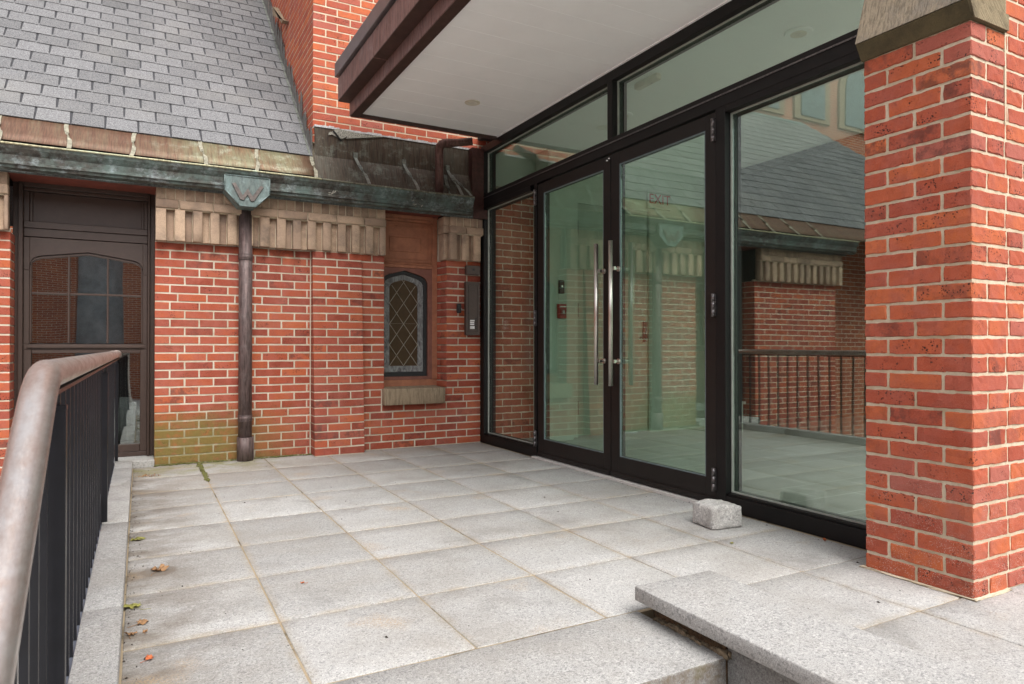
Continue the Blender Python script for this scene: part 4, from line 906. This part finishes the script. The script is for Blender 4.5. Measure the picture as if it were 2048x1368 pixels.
t = MB(); t.tube([(3.55, 4.55, 2.8695), (3.55, 4.55, 2.860)], [.085, .078], 32); t.build('trim_ring', M['white'], cl2); t = MB(); t.tube([(3.55, 4.55, 2.8595), (3.55, 4.55, 2.856)], .048, 28); t.build('lens', M['cream'], cl2)
bx = thing('emergency_light', 'small cream box light on the ceiling inside the right transom pane', 'emergency light', (3.24, 3.85, 2.83))
t = MB(); t.box(3.20, 3.25, 3.72, 3.97, 2.825, 2.8695); t.build('housing', M['cream'], bx, bevel=.006); t = MB(); t.tube([(3.225, 3.80, 2.8245), (3.225, 3.80, 2.820)], .006, 10); t.build('test_button', M['black'], bx)

# ================================================================== INTERCOM etc.
ic = thing('intercom_panel', 'tall bronze intercom panel with four white name cards beside the glass entrance', 'intercom', (2.8, 5.87, 1.3))
yi = 5.872
t = MB(); t.box(2.715, 2.862, yi, 5.915, 1.035, 1.545); t.build('housing', M['intercom'], ic, bevel=.003)
t = MB(); t.box(2.738, 2.742, yi - .004, yi - .0005, 1.07, 1.515); t.box(2.832, 2.836, yi - .004, yi - .0005, 1.07, 1.515); t.box(2.7425, 2.8315, yi - .004, yi - .0005, 1.511, 1.515); t.box(2.7425, 2.8315, yi - .004, yi - .0005, 1.07, 1.074)
for z in (1.475, 1.460, 1.445): t.box(2.762, 2.808, yi - .0035, yi - .0005, z, z + .0035)
t.build('face_trim', simple('bronze_trim_dark', (0.045, 0.032, 0.028), 0.4, 0.4), ic)
for i, z in enumerate((1.168, 1.150, 1.132, 1.108)):
    t = MB(); h = .013 if i < 3 else .026; t.box(2.757, 2.803 - (.004 if i in (1, 2) else 0), yi - .004, yi - .0005, z - (0 if i < 3 else .012), z - (0 if i < 3 else .012) + h); t.build('name_card', M['white_label'], ic)
for z in (1.186, 1.168, 1.150, 1.132, 1.112, 1.096):
    t = MB(); t.box(2.810, 2.824, yi - .005, yi - .0005, z, z + .011); t.build('call_button', M['black'], ic)
ib = thing('small_bronze_box', 'small square bronze box with black lens above the intercom panel', 'camera box', (2.8, 5.88, 1.65))
t = MB(); t.box(2.72, 2.862, 5.868, 5.915, 1.612, 1.70); t.build('housing', M['intercom'], ib, bevel=.003)
t = MB(); t.tube([(2.792, 5.868, 1.660), (2.792, 5.864, 1.660)], .011, 18); t.build('lens', M['black'], ib)
dr = thing('door_sensor', 'small black rounded sensor on the brick left of the intercom', 'sensor', (2.65, 5.9, 1.29))
t = MB(); t.rock((2.633, 5.885, 1.245), (2.676, 5.918, 1.335), seg=.02, b=.008, jit=0); t.build('housing', M['black'], dr)
t = MB(); t.tube([(2.684, 5.917, 1.285), (2.684, 5.905, 1.285)], .004, 8); t.build('screw', M['white_label'], dr)

# ================================================================== BRICK PILLAR
pl = thing('brick_pillar', 'orange red brick buttress with sloped sandstone cap in the right foreground', 'pillar', (2.8, 1.6, 0))
w = MB(); PX, PY, PH = 2.66, 1.367, 0.0684
Yf = 1.787
def planB(c):
    j = .011
    if c % 2 == 0:
        o = [(PX, PX + .10, PY, PY + .205), (PX, PX + .10, PY + .216, Yf)]; s = PX + .10 + j
        o += [(a, b, PY, PY + .10) for a, b in run(s, 3.35, 0.146 if c % 4 else 0.12)]
        o += [(PX + .111, 2.885, Yf - .1, Yf)]
    else:
        o = [(PX, PX + .235, PY, PY + .10), (PX, PX + .10, PY + .111, PY + .315), (PX, PX + .10, PY + .326, Yf)]
        o += [(a, b, PY, PY + .10) for a, b in run(PX + .246, 3.35, 0.211 if c % 4 == 1 else .12)]
        o += [(PX + .111, 2.885, Yf - .1, Yf)]
    return o
lay(w, planB, 0.0, 31, PH, seg=0.026, jit=.0017, b=.0042)
lay(w, lambda c: [(a, b, PY + .0, PY + .10) for a, b in run(2.895, 3.35, 0.0 if c % 2 else 0.1)], 31 * PH, 22, PH, seg=.05)
w.box(PX + .0036, 2.89, PY + .0036, Yf - .0036, 0, 31 * PH, mi=1); w.box(2.891, 3.35, PY + .0036, PY + .099, 0, 53 * PH, mi=1)
w.build('brick_shaft', [M['brick_p'], M['mortar_p']], pl)
t = MB(); t.box(2.897, 3.35, PY + .112, 1.59, 0, 5.5); t.box(2.94, 9.2, 1.0, 1.19, 3.62, 5.5) if False else None; t.build('wall_core', M['tb_x'], pl)
# cap: drip edge, sloping weathering, tooled end
cpz = 31 * PH - .002
t = MB(); t.col = (.5, .5, .5, 1)
prof_low = [(2.655, cpz), (2.617, cpz + .066), (2.893, cpz + .066), (2.893, cpz)]
t.prism(prof_low, 'y', PY - .012, Yf + .010); t.build('cap_drip_edge', M['cap_drip'], pl, bevel=.004)
t = MB(); t.col = (.5, .5, .5, 1); t.prism([(2.6172, cpz + .0675), (2.893, cpz + .94), (2.893, cpz + .0675)], 'y', PY - .004, Yf + .010); 
for q in range(len(t.f)):
    if q < 1: t.m[q] = 1
t.m[0] = 1; t.build('cap_stone', [M['cap_face'], M['cap_end']], pl)
t = MB(); t.col = (.5, .5, .5, 1); t.prism([(2.655, cpz + .003), (2.625, cpz + .064), (2.891, cpz + .064), (2.891, cpz + .003)], 'y', PY - .016, PY - .0125); t.build('cap_end_face', M['cap_end'], pl)
t = MB(); t.rock((PX - .012, PY - .012, 0.0005), (2.9, Yf + .02, .006), seg=.05, b=.002, jit=.001, f=lambda x, y, z: (x + (random.uniform(-.006, .006) if x < PX else 0), y + (random.uniform(-.006, .006) if y < PY else 0), z)); t.box(2.888, 2.8985, PY - .002, PY + .004, cpz - .35, 3.6); t.build('mortar_skirt', M['mortar_p'], pl)

# ================================================================== RAILING
rl = thing('steel_railing', 'black steel railing with worn bronze round handrail along the left edge', 'railing', (-0.15, 3.5, 0))
path = [(-.148, 5.97, .853), (-.148, 5.95, .866), (-.148, 5.90, .870), (-.148, 4.0, .870), (-.148, 2.4, .870), (-.148, 1.50, .870)]
for i in range(1, 8):
    a = i / 7; path.append((-.148, 1.50 - .15 * a, .872 - .045 * a * a))
sl = 0.66
path += [(-.148, 1.35 - d, .827 - d * sl) for d in (.1, .3, .6, 1.0, 1.5)]
t = MB(); t.tube(path, .0268, 28); t.tube([(-.148, 5.60, .872), (-.148, 5.615, .872)], .0276, 28); t.tube([(-.148, 4.86, .872), (-.148, 4.865, .872)], .0274, 28); t.build('handrail', M['handrail'], rl)
t = MB(); t.box(-.163, -.133, 1.42, 5.96, .832, .840)
t.prism([(1.419, .832), (1.419, .840), (1.30, .79), (0.35, .79 - .95 * sl), (0.35, .782 - .95 * sl), (1.30, .782)], 'x', -.163, -.133); t.build('top_bar', M['rail_black'], rl)
for y, x0, x1 in ((1.735, -.176, -.138), (3.90, -.164, -.138), (5.93, -.164, -.142)):
    t = MB(); t.box(x0, x1, y, y + .03, .061, .79); t.box(x0 - .02, x1 + .0, y - .005, y + .035, -.3, .0605) if False else None
    t.box(x0 - .004, x1 + .001, y - .002, y + .032, .784, .796); t.tube([((x0 + x1) / 2, y + .015, .79), ((x0 + x1) / 2, y + .015, .855)], .008, 8)
    t.build('post', M['rail_black'], rl, bevel=.0015)
for y in (3.85, 5.86):
    t = MB(); t.prism([(y - .02, .06), (y + .05, .06), (y + .05, .20)], 'x', -.172, -.166); t.build('post_gusset', M['rail_plate'], rl)
t = MB(); t.box(-.222, -.1625, .2, 5.92, .028, .040); t.build('bottom_bar', M['rail_plate'], rl)
nb = 0; y = 5.86; bal = None
while y > 0.3:
    if y > 1.42: z1 = .8315
    else: z1 = .782 - max(0, (1.30 - y)) * sl
    t = MB(); t.box(-.178, -.164, y - .006, y + .006, .0405, z1 if y > 1.42 else z1); t.build('baluster', M['rail_black'], rl); y -= .127
t = MB(); t.box(-.19, -.165, 0.35, 5.94, .80, .8215) if False else None

# ================================================================== LOOSE THINGS
rk = MB(); ca, sa = math.cos(-.13), math.sin(-.13)
def rf(x, y, z):
    k_ = 1 - 0.04 * max(0, z - .06) / .06
    if z > .09: z -= .014 * max(0, x) / .09 + .008 * max(0, -x) / .09
    X, Y = x * k_ , y * k_ ; return (2.625 + X * ca - Y * sa, 2.585 + X * sa + Y * ca, z)
rk.col = (.6, .5, .5, 1); rk.rock((-.094, -.085, .002), (.094, .085, .122), seg=.02, b=.009, jit=.0018, f=rf)
tag(rk.build('granite_block', M['stoneblock']), 'rough pale granite block standing on the paving by the door post', 'stone block')
def leaf_obj(x, y, s, rot, mat, label, lobes=5, grp=None, curl=.012):
    b = MB(); n = lobes * 4; vs = [(0, 0, .004)]; 
    for i in range(n):
        a = 2 * math.pi * i / n; r = s * (1.0 if i % 4 == 0 else .55 if i % 4 == 2 else .72) * random.uniform(.8, 1.15) * (0.75 + .25 * math.cos(a))
        vs.append((r * math.cos(a + rot), r * math.sin(a + rot) * .8, .002 + random.uniform(0, curl)))
    b.add(vs, [(0, i + 1, (i + 1) % n + 1) for i in range(n)])
    stem = [(0, 0, .004), (-s * math.cos(rot), -s * math.sin(rot), .003), (-s * 1.5 * math.cos(rot + .2), -s * 1.5 * math.sin(rot + .2), .006)]
    b.tube(stem, .0008, 5); o = b.build('fallen_leaf', mat, loc=(x, y, 0.001)); md = o.modifiers.new('thick', 'SOLIDIFY'); md.thickness = .0006
    tag(o, label, 'leaf', 'fallen leaves on the paving'); return o
leaf_obj(-.015, 3.70, .045, .3, M['leaf_green'], 'yellow green fallen leaf against the kerb, farthest along it')
leaf_obj(.07, 3.15, .05, 1.0, M['leaf_brown'], 'curled brown fallen leaf on a damp ring on the left slabs', curl=.02)
leaf_obj(-.018, 2.75, .05, 2.2, M['leaf_green'], 'green fallen leaf lying against the kerb near the railing')
leaf_obj(.005, 2.575, .03, .4, M['leaf_brown'], 'brown fallen leaf next to the green one by the kerb')
leaf_obj(-.022, 2.49, .026, 1.4, M['leaf_brown'], 'brown fallen leaf touching the kerb, nearest the camera')
leaf_obj(.018, 2.49, .012, 1.4, M['leaf_brown'], 'tiny brown leaf scrap beside the nearest kerb leaf', 3)
leaf_obj(.025, 2.27, .02, .6, M['leaf_red'], 'small orange red leaf on the front left slab', 4)
leaf_obj(2.431, 2.304, .018, .6, M['leaf_green'], 'small green leaf on the slab in front of the granite block', 3, curl=.004)
leaf_obj(2.86, 2.13, .018, .6, M['leaf_red'], 'tiny reddish leaf at the foot of the fixed glass pane', 3)
leaf_obj(.56, 2.714, .012, 2.6, M['leaf_red'], 'tiny reddish leaf scrap on the middle slabs', 3)
# crumbs of dirt and seeds
dt = MB()
for i in range(520):
    x = random.uniform(-.03, 2.85); y = random.uniform(1.5, 5.85) if x > 1.9 else random.uniform(1.92, 5.85)
    q_ = random.random()
    if q_ < .35: x = -.044 + abs(random.gauss(0, .03)); y = random.uniform(1.95, 5.8)
    elif q_ < .5: x = 2.86 - abs(random.gauss(0, .025)); y = random.uniform(2.0, 5.8)
    elif q_ < .65: y = 5.90 - abs(random.gauss(0, .03)) if x > 1.72 else 5.80 - abs(random.gauss(0, .03))
    s = random.uniform(.0014, .0042) * (1 if random.random() < .9 else 2.0); a = random.uniform(0, 3)
    dx, dy = math.cos(a) * s, math.sin(a) * s
    dt.add([(x - dx, y - dy, .001), (x + dy * .4, y - dx * .4, .001), (x + dx, y + dy, .001), (x - dy * .4, y + dx * .4, .001), (x, y, .002 + s * .6)], [(0, 1, 4), (1, 2, 4), (2, 3, 4), (3, 0, 4)])
o = dt.build('debris', simple('dark_debris', (0.03, 0.02, 0.015), 0.9)); struct(o, 'stuff')
# leaf litter clump in the back left corner
lt = MB()
for i in range(70):
    x = .05 + random.gauss(0, .035); y = 5.52 + random.gauss(0, .03); s = random.uniform(.004, .012); a = random.uniform(0, 6)
    lt.add([(x, y, .001), (x + s * math.cos(a), y + s * math.sin(a), .003 + random.uniform(0, .012)), (x + s * math.cos(a + 1.3), y + s * math.sin(a + 1.3), .002)], [(0, 1, 2)])
o = lt.build('leaf_litter', M['leaf_brown']); struct(o, 'stuff')
ms = MB()
for i in range(420):
    if i < 260: x = .50 + random.uniform(-.4, .9); y = 5.965 - abs(random.gauss(0, .012))
    else: x = .412 + random.gauss(0, .006); y = random.uniform(5.1, 5.95)
    s = random.uniform(.004, .010); ms.rock((x - s, y - s, 0), (x + s, y + s, s * .8), seg=.02, b=.002, jit=.0015)
o = ms.build('moss', simple('joint_moss', (0.13, 0.13, 0.035), 0.95, 0, 0.5, 60, 0.5)); struct(o, 'stuff')

# ================================================================== SURROUNDINGS (seen in reflections, plus one added light-cutting wall)
nv = thing('church_nave', 'tall brick church wall with pointed windows rising beyond the shingle roof', 'building', (-6, 12.2, -0.7))
t = MB(); t.box(-22, 1.2, 12.0, 12.6, -.7, 11.5); t.box(1.2, 7, 9.3, 9.9, -.7, 9); t.build('wall', M['tb_y'], nv)
kg = simple('stained_glass_dull', (0.10, 0.14, 0.15), 0.2, 0, 0.5, 6)
for cx_ in (-7.9, -9.7, -11.5, -13.3):
    R2 = []; hw = .52; zb = 7.0; zs = 7.9
    arcp = [(-hw, zb), (hw, zb), (hw, zs)] + [(hw - hw * 2 * (1 - math.cos(a)), zs + 2 * hw * math.sin(a)) for a in [math.pi / 3 * i / 8 for i in range(1, 9)]] + [(-hw + hw * 2 * (1 - math.cos(a)), zs + 2 * hw * math.sin(a)) for a in [math.pi / 3 * i / 8 for i in range(7, -1, -1)]]
    t = MB(); t.prism([(cx_ + x * 1.35, zb - .1 + (z - zb) * 1.12) for x, z in arcp], 'y', 11.93, 11.999); o = t.build('window_surround', M['stone_sill'], nv)
    t = MB(); t.prism([(cx_ + x * .9, z) for x, z in arcp], 'y', 11.90, 11.9295); t.build('pointed_window', kg, nv)
lw = thing('light_cut_wall', 'long brick wall added out of view on the far left to cut side light', 'wall', (-8.5, -2, -0.7))  # unseen wall, added to reduce light coming from the left
t = MB(); t.box(-8.8, -8.5, -11.9, 6.8, -.7, 3.4); t.build('wall', M['tb_x'], lw); t = MB(); t.box(-8.86, -8.44, -11.9, 6.8, 3.401, 3.52); t.build('coping', M['stone_sill'], lw)
ob = thing('opposite_building', 'plain brick building across the yard behind the steps', 'building', (0, -12.5, -0.7))
t = MB(); t.box(-14, -1.75, -12.8, -12.0, -.7, 6.3); t.box(-.45, 10, -12.8, -12.0, -.7, 6.3); t.box(-1.749, -.451, -12.8, -12.0, 5.6, 6.3); t.box(-1.749, -.451, -12.8, -12.0, -.7, .2); t.build('wall', M['tb_y'], ob)
t = MB(); t.box(-1.74, -.46, -12.6, -12.5, .2, 5.6); t.build('window_pane', simple('dull_blue_pane', (0.30, 0.34, 0.38), 0.15, 0, 0.3, 3), ob)
